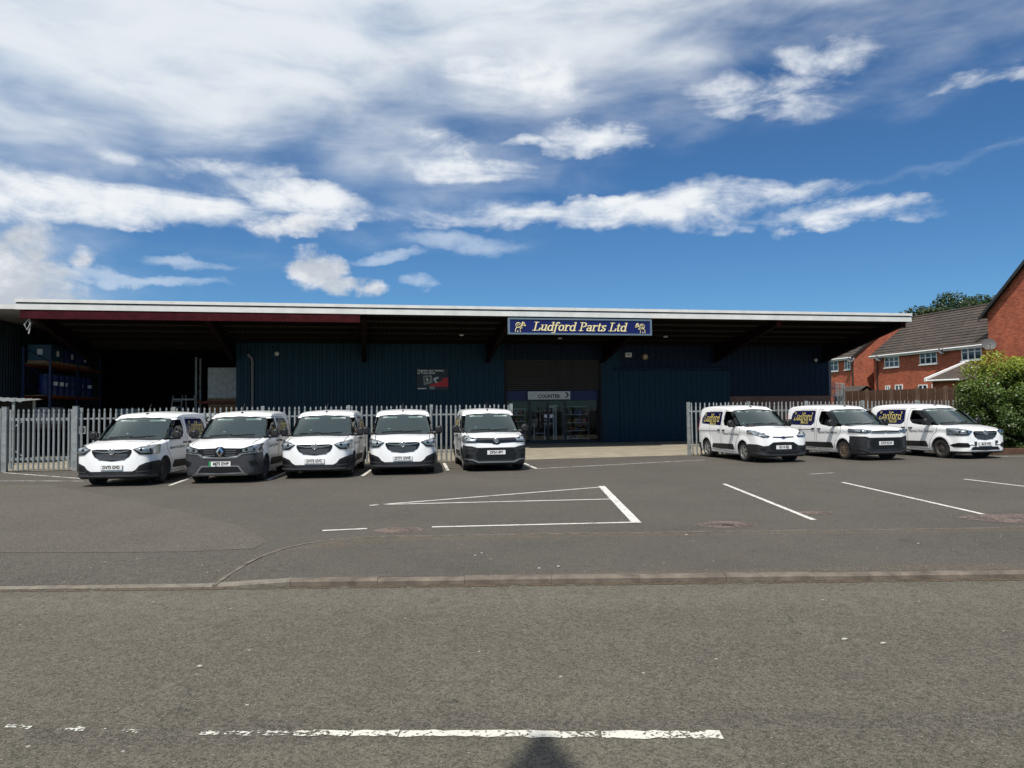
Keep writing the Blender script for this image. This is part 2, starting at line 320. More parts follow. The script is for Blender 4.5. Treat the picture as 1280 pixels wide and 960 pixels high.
def worn_paint(name, col, wear, k=1.0):
    m = bpy.data.materials.new(name); m.use_nodes = True; nt = m.node_tree; N, Lk = nt.nodes.new, nt.links.new
    b = nt.nodes['Principled BSDF']; b.inputs['Roughness'].default_value = 0.75
    g = N('ShaderNodeNewGeometry').outputs['Position']
    def noise(sc, det=5, r=0.65):
        n = N('ShaderNodeTexNoise'); n.inputs['Scale'].default_value = sc; n.inputs['Detail'].default_value = det; n.inputs['Roughness'].default_value = r; Lk(g, n.inputs['Vector']); return n.outputs[0]
    a = N('ShaderNodeMath'); a.operation = 'MULTIPLY_ADD'; Lk(noise(38 * k), a.inputs[0]); a.inputs[1].default_value = 0.6
    a2 = N('ShaderNodeMath'); a2.operation = 'MULTIPLY'; Lk(noise(3.5 * k), a2.inputs[0]); a2.inputs[1].default_value = 0.4; Lk(a2.outputs[0], a.inputs[2])
    r = N('ShaderNodeMapRange'); Lk(a.outputs[0], r.inputs[0]); r.inputs[1].default_value = wear; r.inputs[2].default_value = wear + 0.05
    cr = N('ShaderNodeMix'); cr.data_type = 'RGBA'; Lk(noise(16 * k), cr.inputs[0]); cr.inputs[6].default_value = (*[x * 0.72 for x in col], 1); cr.inputs[7].default_value = (*col, 1)
    Lk(cr.outputs[2], b.inputs['Base Color'])
    t = N('ShaderNodeBsdfTransparent'); mx = N('ShaderNodeMixShader'); Lk(r.outputs[0], mx.inputs[0]); Lk(t.outputs[0], mx.inputs[1]); Lk(b.outputs[0], mx.inputs[2])
    Lk(mx.outputs[0], nt.nodes['Material Output'].inputs[0]); return m
M['line'] = worn_paint('line_paint', (0.70, 0.68, 0.62), 0.40)
M['line_worn'] = worn_paint('line_paint_worn', (0.70, 0.69, 0.64), 0.46)
M['line_road'] = worn_paint('road_line_paint', (0.68, 0.66, 0.57), 0.43)
M['line_mid'] = worn_paint('road_line_paint_thin', (0.68, 0.67, 0.58), 0.49); M['line_dead'] = worn_paint('road_line_paint_scrubbed', (0.66, 0.65, 0.57), 0.515)

ROADZ = -0.06
KY = 7.83                                    # the kerb's road face
def sheet(name, poly, z, m, parent=None):
    me = bpy.data.meshes.new(name); me.from_pydata([(p[0], p[1], z if len(p) < 3 else p[2]) for p in poly], [], [tuple(range(len(poly)))])
    me.materials.append(m); return link(name, me, parent)
struct(sheet('ground', [(-2500, -2500), (2500, -2500), (2500, 2500), (-2500, 2500)], -0.25, M['grass']))
road = struct(sheet('road', [(-220, .1), (220, .1), (220, KY + 0.02), (-220, KY + 0.02)], ROADZ, M['road']))
struct(sheet('footway', [(-220, -11), (220, -11), (220, .1), (-220, .1)], 0.03, M['pave']))
def park_z(x, y):
    t = min(1, max(0, (-2.3 - x) / 0.9)); s = min(1, max(0, (y - KY - 0.1) / 1.6)); return -0.045 * t * (1 - s) ** 1.3
xs = [-90, -40, -20, -10, -6] + [-4 + i * 0.2 for i in range(12)] + [-1.5, 0, 4, 10, 20, 33]
ys = [KY + 0.12 + i * 0.15 for i in range(14)] + [10.5, 14, 20, 30, 60]
gv = [(x, y, park_z(x, y)) for y in ys for x in xs]; nx = len(xs)
me = bpy.data.meshes.new('car_park'); me.from_pydata(gv, [], [(j * nx + i, j * nx + i + 1, (j + 1) * nx + i + 1, (j + 1) * nx + i) for j in range(len(ys) - 1) for i in range(nx - 1)])
me.materials.append(M['park']); park = struct(link('car_park', shade(me)))
# pavement: darker strip between kerb and edging, its left end sweeps to the kerb
edge_pts = [G(px, py) for px, py in ((268, 727), (285, 716), (312, 702), (345, 689), (395, 678), (455, 672), (560, 670), (760, 667), (1000, 664), (1280, 660))]
edge_pts = [Vector((p.x, p.y, 0)) for p in edge_pts]
def smooth_line(P, n=6):
    out = []
    for i in range(len(P) - 1):
        a, b_, c_, d_ = P[max(0, i - 1)], P[i], P[i + 1], P[min(len(P) - 1, i + 2)]
        for k in range(n):
            t = k / n; out.append(.5 * ((2 * b_) + (c_ - a) * t + (2 * a - 5 * b_ + 4 * c_ - d_) * t * t + (3 * b_ - a - 3 * c_ + d_) * t ** 3))
    return out + [P[-1]]
edge_pts = smooth_line(edge_pts)
far = edge_pts[-1] + (edge_pts[-1] - edge_pts[-12]).normalized() * 60
poly = [(p.x, p.y, park_z(p.x, p.y) + 0.004) for p in edge_pts + [far]] + [(far.x, KY + 0.12, 0.004), (-1.2, KY + 0.12, 0.004), (-2.3, KY + 0.12, 0.004), (edge_pts[0].x, KY + 0.12, park_z(edge_pts[0].x, KY + 0.12) + 0.004)]
me = bpy.data.meshes.new('pavement'); me.from_pydata(poly, [], [tuple(range(len(poly)))]); me.materials.append(M['pave'])
pave = struct(link('pavement', me))
# edging: flush concrete pieces
edging = bpy.data.objects.new('edging', None); COL.objects.link(edging); struct(edging)
def along(pts, step):
    out = []; acc = 0.0; prev = pts[0]; cur = [pts[0]]
    for p in pts[1:]:
        seg = (p - prev).length
        while acc + seg >= step:
            q = prev + (p - prev) * ((step - acc) / seg); out.append((cur[0], q)); cur = [q]; seg = (p - q).length; prev = q; acc = 0
        acc += seg; prev = p
    return out
for a, b in along(edge_pts + [far], 0.45):
    if a.x > 24: break
    d = (b - a).normalized(); n = Vector((-d.y, d.x, 0)) * 0.024; b2 = b - d * 0.012
    j = rnd.uniform(-.004, .004)
    za, zb = park_z(a.x, a.y) - .03, park_z(b.x, b.y) - .03
    MB().add([a - n + Vector((0, 0, za)), b2 - n + Vector((0, 0, zb)), b2 + n + Vector((0, 0, zb)), a + n + Vector((0, 0, za)), a - n + Vector((0, 0, za + .042 + j)), b2 - n + Vector((0, 0, zb + .042 + j)), b2 + n + Vector((0, 0, zb + .042 + j)), a + n + Vector((0, 0, za + .042 + j))],
             [(0, 3, 2, 1), (4, 5, 6, 7), (0, 1, 5, 4), (1, 2, 6, 5), (2, 3, 7, 6), (3, 0, 4, 7)]).build('edging_stone', M['edging'], edging)
# kerb: single stones, dropped to the left of the crossing
kerb = bpy.data.objects.new('kerb', None); COL.objects.link(kerb); struct(kerb)
def kz(x): return 0.006 - 0.05 * min(1, max(0, (-2.35 - x) / 0.915))
x = -2.35 - 0.915 * 24
while x < 22:
    x1 = x + 0.911; j = rnd.uniform(-.005, .003); jy = rnd.uniform(-.003, .003); z0, z1 = kz(x) + j, kz(x1) + j; y0 = KY + jy; ROAD0 = ROADZ - 0.1; y0b = y0 + 0.012; y1 = y0 + .125
    MB().add([(x, y0, ROAD0), (x1, y0, ROAD0), (x, y0, z0 - .02), (x1, y0, z1 - .02), (x, y0b + .012, z0), (x1, y0b + .012, z1), (x, y1, z0), (x1, y1, z1), (x, y1, ROAD0), (x1, y1, ROAD0)],
             [(0, 1, 3, 2), (2, 3, 5, 4), (4, 5, 7, 6), (6, 7, 9, 8), (0, 2, 4, 6, 8), (1, 9, 7, 5, 3)]).build('kerb_stone', M['kerb' if x > -3.2 else 'kerb_pale'], kerb)
    x += 0.915
# gutter silt along the kerb foot
M['silt'] = worn_paint('gutter_silt', (0.10, 0.072, 0.045), 0.44, 0.6)
sheet('gutter_dirt', [(-60, KY - 0.11), (60, KY - 0.11), (60, KY + 0.01), (-60, KY + 0.01)], ROADZ + .004, M['silt'], road)
# painted lines (parts of the surface they are painted on)
def painted(pts, w, m, parent, z=0.005, lift=True, ragged=0.0, name='painted_line'):
    a, b = Vector(pts[0]), Vector(pts[1]); d = (b - a); L = d.length; d.normalize(); n = Vector((-d.y, d.x, 0)); k = max(2, int(L / 0.06)) if ragged else max(2, int(L / 1.0))
    v = []
    for i in range(k + 1):
        p = a + d * (L * i / k); h1 = w / 2 + (rnd.uniform(-1, 1) * ragged); h2 = w / 2 + (rnd.uniform(-1, 1) * ragged)
        e = 1.0
        for q, h in ((p + n * h1, 0), (p - n * h2, 0)): v.append((q.x, q.y, (park_z(q.x, q.y) if lift else 0) + z))
    me = bpy.data.meshes.new(name); me.from_pydata(v, [], [(2 * i + 1, 2 * i + 3, 2 * i + 2, 2 * i) for i in range(k)]); me.materials.append(m); return link(name, me, parent)
def pl(p, q, w=0.09, m='line', rg=0.006): return painted((G(*p), G(*q)), w, M[m], park, 0.005, True, rg)
pl((462, 632), (752, 609)); pl((470, 631), (763, 624)); painted((G(752, 608), G(796, 654)), 0.15, M['line'], park, 0.009, True, .006); pl((540, 659), (795, 653))
pl((403, 663.5), (459, 661)); pl((905, 605), (1017, 650)); pl((1053, 603), (1229, 643)); pl((1205, 599), (1330, 614))
pl((671, 586), (880, 575), 0.1, 'line_worn'); pl((5, 591), (110, 599), 0.1, 'line_worn'); pl((-60, 601), (104, 601.5), 0.09, 'line_worn')
pl((1240, 571), (1300, 570), 0.1, 'line_worn'); pl((1010, 593), (1042, 591), 0.08, 'line_worn')
# the broken centre line of the road, worn through towards the left
for (p, q, w, m, rg) in (((500, 917), (748, 918.5), .08, 'line_road', .013), ((752, 918.5), (902, 919), .10, 'line_road', .013), ((440, 917), (498, 917), .065, 'line_road', .013), ((350, 917), (441, 917), .06, 'line_mid', .014), ((250, 916.5), (352, 917), .055, 'line_dead', .012),
                         ((72, 911), (108, 911), .07, 'line_dead', .01), ((152, 914), (184, 914.5), .045, 'line_mid', .014), ((8, 908), (40, 909), .05, 'line_dead', .01), ((128, 912), (138, 914), .03, 'line_dead', .01)):
    a, b = G(*p, ROADZ), G(*q, ROADZ); a.z = b.z = 0
    painted((a, b), w, M[m], road, ROADZ + 0.004, False, rg)
# repaired patches and a broken hole in the car park
M['patch'] = worn_paint('reddish_patch', (0.17, 0.125, 0.10), 0.44, 0.5); M['hole'] = mat('pothole', (0.03, 0.025, 0.02), 0.95)
def patch(px, py, rx, ry, m, z=0.0045, name='surface_patch'):
    c = G(px, py); n = 22; v = [(c.x + rx * math.cos(2 * math.pi * i / n) * rnd.uniform(.75, 1.1), c.y + ry * math.sin(2 * math.pi * i / n) * rnd.uniform(.75, 1.1)) for i in range(n)]
    return sheet(name, [(x, y, park_z(x, y) + z) for x, y in v], 0, m, park)
patch(500, 663, .42, .32, M['patch']); patch(910, 656, .5, .35, M['patch']); patch(910, 656.5, .09, .1, M['hole'], .008, 'pothole'); patch(1262, 648, .75, .5, M['patch']); patch(1020, 641, .35, .2, M['patch'])
# broad resurfaced area by the gate and worn strips
M['park_pale'] = asphalt('resurfaced_asphalt', (0.073, 0.065, 0.052), (0.095, 0.085, 0.067), (0.106, 0.089, 0.068), patch=0.4, speck=0.55, streaks=False, cracks=False)
pp = [G(px, py) for px, py in ((-120, 604), (60, 607), (150, 622), (230, 640), (300, 658), (335, 676), (318, 686), (230, 690), (60, 691), (-160, 690))]
sheet('surface_patch', [(p.x, p.y, park_z(p.x, p.y) + .0035) for p in pp], 0, M['park_pale'], park)
# covers set in the road
M['iron'] = mat('cast_iron', (0.05, 0.045, 0.04), 0.7, 0.6)
# litter-sized chips of stone and paper
M['chip'] = mat('pale_stone', (0.42, 0.40, 0.36), 0.9)
for i, (px, py) in enumerate(((250, 834), (594, 695), (602, 692), (674, 711), (698, 709), (1056, 800), (1104, 805), (1148, 680), (858, 669))):
    z = ROADZ if py > 740 else 0
    c = G(px, py, z); bm = bmesh.new(); bmesh.ops.create_icosphere(bm, subdivisions=1, radius=rnd.uniform(.012, .02))
    for v in bm.verts: v.co = Vector((v.co.x * rnd.uniform(.8, 1.6), v.co.y * rnd.uniform(.7, 1.2), v.co.z * .5))
    me = bpy.data.meshes.new('stone_chip'); bm.to_mesh(me); bm.free(); me.materials.append(M['chip'])
    link('stone_chip', me, road if py > 740 else park, (c.x, c.y, z + .008))

# ================================================================== the warehouse
FL, FR = G(20, 375, 6.25), G(1138, 393, 6.25)
BU = (FR - FL); BU.z = 0; BL = BU.length; BU.normalize(); BV = Vector((-BU.y, BU.x, 0)); BA = math.atan2(BU.y, BU.x); BO = Vector((FL.x, FL.y, 0))
WV = 6.9                                     # depth of the canopy
def bl(px, py, v):                           # photograph point to building coordinates on the plane at depth v
    r = ray(px, py); t = ((BO - CAM).dot(BV) + v) / r.dot(BV); p = CAM + r * t; return (p - BO).dot(BU), p.z
M['clad'] = mat('teal_cladding', (0.0050, 0.031, 0.054), 0.5, noise=(0.7, 0.22, 6), spec=.25)
M['clad_navy'] = mat('navy_cladding', (0.004, 0.013, 0.034), 0.5, noise=(0.7, 0.2, 6), spec=.25)
M['clad_grey'] = mat('slate_cladding', (0.016, 0.026, 0.034), 0.5, noise=(0.8, 0.25, 6), spec=.25)
M['white_trim'] = mat('white_trim', (0.66, 0.66, 0.63), 0.5, noise=(1.6, 0.12, 8))
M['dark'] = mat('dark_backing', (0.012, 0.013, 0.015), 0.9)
M['red_steel'] = mat('oxide_red_steel', (0.048, 0.0075, 0.010), 0.6, noise=(2.5, 0.35, 7), spec=.08)
M['brown_steel'] = mat('dark_brown_steel', (0.010, 0.005, 0.005), 0.7, noise=(3, 0.3), spec=.08)
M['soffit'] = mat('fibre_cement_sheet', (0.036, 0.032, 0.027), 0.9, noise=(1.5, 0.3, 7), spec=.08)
M['purlin'] = mat('purlin_steel', (0.010, 0.008, 0.007), 0.9, spec=.05)
M['galv'] = mat('galvanised_steel', (0.27, 0.29, 0.285), 0.55, 0.3, noise=(5, 0.3, 7))
M['grey_pipe'] = mat('grey_plastic_pipe', (0.16, 0.16, 0.165), 0.5)
M['brickwall'] = None
def brick_mat(name, c1, c2, mortar, sc=1.0):
    m = bpy.data.materials.new(name); m.use_nodes = True; nt = m.node_tree; N, Lk = nt.nodes.new, nt.links.new
    b = nt.nodes['Principled BSDF']; b.inputs['Roughness'].default_value = 0.9
    tc = N('ShaderNodeTexCoord'); sx = N('ShaderNodeSeparateXYZ'); Lk(tc.outputs['Object'], sx.inputs[0])
    ad = N('ShaderNodeMath'); Lk(sx.outputs[0], ad.inputs[0]); Lk(sx.outputs[1], ad.inputs[1])
    cb = N('ShaderNodeCombineXYZ'); Lk(ad.outputs[0], cb.inputs[0]); Lk(sx.outputs[2], cb.inputs[1])
    br = N('ShaderNodeTexBrick'); Lk(cb.outputs[0], br.inputs['Vector']); br.inputs['Scale'].default_value = sc
    br.inputs['Brick Width'].default_value = 0.225; br.inputs['Row Height'].default_value = 0.075; br.inputs['Mortar Size'].default_value = 0.008; br.inputs['Bias'].default_value = 0.0
    br.inputs['Color1'].default_value = (*c1, 1); br.inputs['Color2'].default_value = (*c2, 1); br.inputs['Mortar'].default_value = (*mortar, 1)
    n = N('ShaderNodeTexNoise'); n.inputs['Scale'].default_value = 0.9; n.inputs['Detail'].default_value = 8; Lk(tc.outputs['Object'], n.inputs['Vector'])
    mx = N('ShaderNodeMix'); mx.data_type = 'RGBA'; mx.blend_type = 'MULTIPLY'; mx.inputs[0].default_value = 0.55; Lk(br.outputs['Color'], mx.inputs[6])
    rp = N('ShaderNodeValToRGB'); rp.color_ramp.elements[0].position = .3; rp.color_ramp.elements[0].color = (.55, .55, .55, 1); rp.color_ramp.elements[1].position = .7; rp.color_ramp.elements[1].color = (1.15, 1.15, 1.15, 1)
    Lk(n.outputs[0], rp.inputs[0]); Lk(rp.outputs[0], mx.inputs[7]); Lk(mx.outputs[2], b.inputs['Base Color'])
    bp = N('ShaderNodeBump'); bp.inputs['Strength'].default_value = .6; bp.inputs['Distance'].default_value = .008; bp.invert = True; Lk(br.outputs['Fac'], bp.inputs['Height']); Lk(bp.outputs[0], b.inputs['Normal'])
    return m
M['brick'] = brick_mat('red_brick', (0.31, 0.054, 0.024), (0.52, 0.120, 0.052), (0.30, 0.17, 0.12))
M['brick_dull'] = brick_mat('dull_brick', (0.21, 0.10, 0.075), (0.27, 0.13, 0.095), (0.2, 0.17, 0.14))

def rib_sheet(w, h, rib=0.335, depth=0.038, n=None):           # one profiled sheet, x 0..w, y outwards (-), z 0..h
    n = n or max(1, round(w / rib)); p = w / n; prof = []
    for i in range(n):
        o = i * p; prof += [(o, 0), (o + p * .55, 0), (o + p * .64, -depth), (o + p * .91, -depth)]
    prof.append((w, 0)); k = len(prof)
    return MB().add([(a, b, 0) for a, b in prof] + [(a, b, h) for a, b in prof], [(i, i + 1, k + i + 1, k + i) for i in range(k - 1)])
ware = thing('warehouse', 'long dark teal clad warehouse with deep white edged canopy across the yard', 'warehouse', BO, BA)
def wall_run(name, u0, u1, z0, z1, v, m, back=True, rot=0.0, label=None):
    o = MB().box(u0, u1, v + .05, v + .25, z0, z1).build(name, M['dark'], ware) if not rot else None
    if label: o['label'] = label
    n = max(1, round((u1 - u0) / 1.0)); w = (u1 - u0) / n
    me = rib_sheet(w - 0.004, z1 - z0 - .02).mesh('cladding_sheet', M[m])
    for i in range(n): link('cladding_sheet', me, o, (u0 + i * w + .002, v, z0 + .01))
    return o
uL, uS0, uS1, uD, uBr, uE = bl(295, 500, WV)[0], bl(630, 450, WV)[0], bl(752, 488, WV)[0], bl(774, 462, WV)[0], bl(912, 495, WV)[0], bl(1035, 451, WV)[0]
wall_run('front_wall', uL, uS0, 0, 5.3, WV, 'clad')
wall_run('front_wall', uS1, uD + .1, 0, 5.3, WV, 'clad')
wall_run('front_wall', uD + .1, uBr, 3.95, 5.3, WV, 'clad_navy')
wall_run('front_wall', uS0, uS1, 4.5, 5.3, WV, 'clad_navy')
bw = wall_run('front_wall', uBr, uE, 2.46, 5.3, WV, 'clad_navy')
MB().box(uBr, uE + .1, WV - .03, WV + .25, 0, 2.44).build('brick_plinth', M['brick_dull'], ware)
MB().box(uE + .0, uE + .14, WV - .06, WV + .2, 2.44, 5.8).build('corner_trim', M['grey_pipe'], ware)
# wide sliding door that stands proud of the wall
sd = MB().box(uD, uBr - .05, WV - .09, WV - .03, 0.02, 3.9).build('sliding_door', M['clad'], ware)
n = 7; w = (uBr - .05 - uD) / n; me = rib_sheet(w - .004, 3.86).mesh('cladding_sheet', M['clad'])
for i in range(n): link('cladding_sheet', me, sd, (uD + i * w, WV - .094, .03))
MB().box(uD - .3, uBr, WV - .16, WV - .02, 3.92, 4.04).build('door_track', M['clad_navy'], ware)
# ends, back and floor
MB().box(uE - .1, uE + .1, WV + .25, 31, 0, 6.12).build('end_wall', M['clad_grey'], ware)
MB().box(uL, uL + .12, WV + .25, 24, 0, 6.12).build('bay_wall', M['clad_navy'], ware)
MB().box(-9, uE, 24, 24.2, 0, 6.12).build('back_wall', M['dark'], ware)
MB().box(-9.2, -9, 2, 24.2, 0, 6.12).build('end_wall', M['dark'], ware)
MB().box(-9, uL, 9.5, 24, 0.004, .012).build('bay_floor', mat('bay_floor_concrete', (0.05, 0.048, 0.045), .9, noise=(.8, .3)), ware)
# roof: white fascia in two steps, roof deck, soffit sheets, purlins, rafters
MB().box(0, BL, 0.02, .16, 5.95, 6.24).build('fascia_board', M['dark'], ware)
MB().box(-.02, BL + .02, -.1, .018, 6.165, 6.29).build('gutter_trim', M['white_trim'], ware)
MB().box(-.01, BL + .01, -.06, .018, 5.885, 6.115).build('fascia_trim', M['white_trim'], ware)
MB().box(0.02, BL - .02, .16, 31, 6.12, 6.24).build('roof_deck', mat('roof_sheet', (.3, .31, .31), .6, noise=(1, .15)), ware)
MB().box(-.3, .01, 1.3, 31, 6.185, 6.235).build('sun_block_strip', M['galv'], ware)  # added strip that keeps sun from leaking through the roof slit
MB().box(BL - .12, BL + .0, .02, 31, 5.92, 6.26).build('verge_trim', M['purlin'], ware)
me = None
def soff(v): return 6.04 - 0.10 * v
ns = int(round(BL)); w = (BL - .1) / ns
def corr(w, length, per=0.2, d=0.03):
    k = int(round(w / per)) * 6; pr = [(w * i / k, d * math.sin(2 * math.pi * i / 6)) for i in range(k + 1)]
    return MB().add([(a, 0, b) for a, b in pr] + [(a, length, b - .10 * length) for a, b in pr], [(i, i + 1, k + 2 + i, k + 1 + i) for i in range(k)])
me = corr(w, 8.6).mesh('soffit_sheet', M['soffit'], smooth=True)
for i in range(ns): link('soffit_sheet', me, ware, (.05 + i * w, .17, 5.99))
for v in (0.75, 2.0, 3.25, 4.5, 5.75): MB().box(.05, BL - .15, v, v + .07, soff(v) - .24, soff(v) - .08).build('purlin', M['purlin'], ware)
for i, u in enumerate((0.35, 6.82, 13.14, 19.46, 25.8, 32.35, 39.05)):
    o = MB().prism([(.2, 5.98), (.2, 5.72), (WV - .06, 4.35), (WV - .06, 5.2)], 'x', u - .02, u + .02).build('rafter', M['brown_steel'], ware)
    for zt in (0, 1):
        a, b = ((.2, 5.72), (WV - .06, 4.35)) if zt == 0 else ((.2, 5.99), (WV - .06, 5.22))
        MB().prism([(a[0], a[1]), (b[0], b[1]), (b[0], b[1] - .03), (a[0], a[1] - .03)], 'x', u - .11, u + .11).build('rafter_flange', M['brown_steel'], o)
    if i >= 3: MB().box(u - .12, u + .12, .17, .2, 5.62, 6.0).build('rafter_end_plate', M['red_steel'], o)
ub = bl(450, 395, .05)[0]
sb = MB().box(.15, ub, -.03, -.015, 5.56, 5.88).build('red_edge_beam', M['red_steel'], ware)
MB().box(.15, ub, -.12, .1, 5.53, 5.56).build('beam_flange', M['red_steel'], sb); 
# downpipe on the teal wall
up = bl(316, 500, WV)[0]
MB().tube([(up - .2, WV - .35, 4.7), (up - .03, WV - .14, 4.5), (up, WV - .12, 4.3), (up, WV - .12, 0)], .07, 10).build('downpipe', M['grey_pipe'], ware, True)
# ---- shop front under the half lowered roller shutter
shop = MB().box(uS0, uS1, WV + .22, WV + .3, 2.34, 2.84).build('shop_header', mat('header_blue', (0.008, 0.014, 0.085), .5), ware)
MB().box(uS0 - .02, uS0 + .12, WV - .02, WV + .35, 0, 4.5).build('opening_jamb', M['dark'], ware)
MB().box(uS1 - .12, uS1 + .02, WV - .02, WV + .35, 0, 4.5).build('opening_jamb', M['dark'], ware)
M['shutter'] = mat('shutter_slat', (0.040, 0.036, 0.033), .6, .2, noise=(2, .2))
sh = MB().box(uS0 + .12, uS1 - .12, WV + .1, WV + .13, 2.86, 4.5).build('roller_shutter', M['dark'], ware)
me = MB().prism([(0, 0), (-.03, .03), (-.035, .075), (0, .11)], 'x', uS0 + .12, uS1 - .12).mesh('slat', M['shutter'])
for i in range(15): link('slat', me, sh, (0, WV + .098, 2.855 + i * .11))
M['alu'] = mat('dark_frame', (0.03, 0.032, 0.036), .4, .5)
def glass_mat(name, tint, refl=1.0, rough=0.0):
    m = bpy.data.materials.new(name); m.use_nodes = True; nt = m.node_tree; N, Lk = nt.nodes.new, nt.links.new
    for n in list(nt.nodes):
        if n.type != 'OUTPUT_MATERIAL': nt.nodes.remove(n)
    t = N('ShaderNodeBsdfTransparent'); t.inputs[0].default_value = (*tint, 1); g = N('ShaderNodeBsdfGlossy'); g.inputs['Roughness'].default_value = rough; g.inputs[0].default_value = (1, 1, 1, 1)
    f = N('ShaderNodeFresnel'); f.inputs[0].default_value = 1.5; mm = N('ShaderNodeMath'); mm.operation = 'MULTIPLY'; mm.inputs[1].default_value = refl; mm.use_clamp = True; Lk(f.outputs[0], mm.inputs[0])
    x = N('ShaderNodeMixShader'); Lk(mm.outputs[0], x.inputs[0]); Lk(t.outputs[0], x.inputs[1]); Lk(g.outputs[0], x.inputs[2]); Lk(x.outputs[0], nt.nodes['Material Output'].inputs[0]); return m
M['shop_glass'] = glass_mat('shop_glass', (.84, .87, .88), .5)
ux = [uS0 + .12, bl(663.5, 520, WV)[0], bl(686.5, 520, WV)[0], bl(708, 520, WV)[0], uS1 - .14]
for i in range(4):
    a, b = ux[i], ux[i + 1]; dr = i in (1, 2)
    fr = MB()
    t = .055
    for bx in ((a, a + t, .03, 2.34), (b - t, b, .03, 2.34), (a + t, b - t, 2.34 - t, 2.34), (a + t, b - t, .03, .03 + (.16 if dr else .1))): fr.box(bx[0], bx[1], WV + .24, WV + .3, bx[2], bx[3])
    o = fr.build('shop_door' if dr else 'shop_window', M['alu'], ware)
    MB().box(a + t, b - t, WV + .265, WV + .275, .1, 2.3).build('pane', M['shop_glass'], o)
    if dr:
        s = b - .22 if i == 1 else a + .1
        MB().box(s, s + .17, WV + .255, WV + .262, 1.38, 1.56).build('notice', mat('notice_white', (.75, .75, .75), .7), o)
        h = b - .1 if i == 1 else a + .08
        MB().tube([(h, WV + .2, .9), (h, WV + .2, 1.25)], .014, 6).build('door_handle', M['galv'], o)
M['notice'] = bpy.data.materials['notice_white']
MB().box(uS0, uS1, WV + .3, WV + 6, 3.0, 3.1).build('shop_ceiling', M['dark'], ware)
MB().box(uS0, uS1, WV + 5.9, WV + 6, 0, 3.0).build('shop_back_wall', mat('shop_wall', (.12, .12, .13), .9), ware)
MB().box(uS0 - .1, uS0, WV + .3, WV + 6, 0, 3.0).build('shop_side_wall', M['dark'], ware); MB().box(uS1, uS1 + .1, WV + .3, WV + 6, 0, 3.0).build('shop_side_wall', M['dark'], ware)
# yard floor of the warehouse behind the fence
F0 = Vector((-16.3, 23.5, 0)); FD = Vector((1, .17, 0)).normalized(); FN = Vector((-FD.y, FD.x, 0))
R0 = Vector((6.7, 28.0, 0)); RD = Vector((BU.x, BU.y, 0))
yard = [F0 - FD * 20 + FN * .3, F0 + FD * 16.8 + FN * .3, R0 + FN * .25, R0 + RD * 12.6 + FN * .25]
yard = [(p.x, p.y) for p in yard]; e1 = BO + BU * (BL + .3) + BV * WV; e0 = BO - BU * 12 + BV * 10
struct(sheet('yard', yard + [(e1.x, e1.y), (e0.x, e0.y)], 0.004, M['conc']))
# ================================================================== left wing and the open bay's contents
def bw_(u, v, z=0.0): p = BO + BU * u + BV * v; return Vector((p.x, p.y, z))
wing = thing('side_wing', 'dark slate clad wing with pale roof edge left of the canopy', 'building', bw_(-2.6, 2.2), BA)
wb = MB().box(-6, 0, 0, 16, 0, 6.0).build('wall', M['dark'], wing)
n = 15; me = rib_sheet(1.0, 5.9, .25, .05).mesh('cladding_sheet', M['clad_grey'])
for i in range(n): link('cladding_sheet', me, wb, (.002, i * 1.004, .05), (0, 0, R(90)))
for i in range(6): link('cladding_sheet', me, wb, (-6 + i, -.002, .05))
MB().box(-6.5, 2.55, -1.2, 22.1, 6.05, 6.1).build('soffit', mat('grey_soffit', (.22, .22, .22), .8), wing)
MB().box(-6.5, 2.55, -1.32, -1.2, 6.02, 6.2).build('roof_edge', M['white_trim'], wing)
MB().box(-6.5, 2.5, -1.2, 22.1, 6.1, 6.18).build('roof', M['galv'], wing)
# pallet racking with drums and boxes
M['rack_blue'] = mat('rack_blue_steel', (.010, .022, .07), .5); M['rack_orange'] = mat('rack_orange_beam', (.20, .045, .012), .6)
M['wood'] = mat('pallet_wood', (.28, .19, .11), .85, noise=(6, .3)); M['drum'] = mat('blue_plastic', (.010, .026, .12), .45, noise=(2, .2)); M['wrap'] = mat('stretch_wrap', (.5, .5, .5), .3, noise=(6, .25))
M['carton'] = mat('brown_card', (.34, .17, .065), .85, noise=(3, .2)); M['teal_tote'] = mat('teal_tote', (.010, .055, .09), .5)
def rack(label, loc, rz, length, depth, levels, h, blue=True, group=None, bays=2):
    t = thing('pallet_rack', label, 'rack', loc, rz, group)
    for i in range(bays + 1):
        x = i * length / bays
        f = MB().box(x - .045, x + .045, -.045, .045, 0, h).box(x - .045, x + .045, depth - .045, depth + .045, 0, h)
        for k in range(int(h / .8)): f.tube([(x, 0, .2 + k * .8), (x, depth, .9 + k * .8 if .9 + k * .8 < h else h - .05)], .018, 4)
        f.build('upright', M['rack_blue' if blue else 'galv'], t)
    for z in levels:
        for i in range(bays):
            for y in (0, depth): MB().box(i * length / bays + .05, (i + 1) * length / bays - .05, y - .03, y + .03, z - .12, z).build('beam', M['rack_orange'], t)
        for k in range(int(length / .35)): MB().box(k * .35 + .08, k * .35 + .22, -.02, depth + .02, z, z + .022).build('deck_board', M['wood'], t)
    return t
rk = rack('blue and orange pallet racking along the wing in the open bay', bw_(-.75, 5.2), BA + R(90), 6.4, 1.1, (1.25, 2.7, 4.15), 4.9)
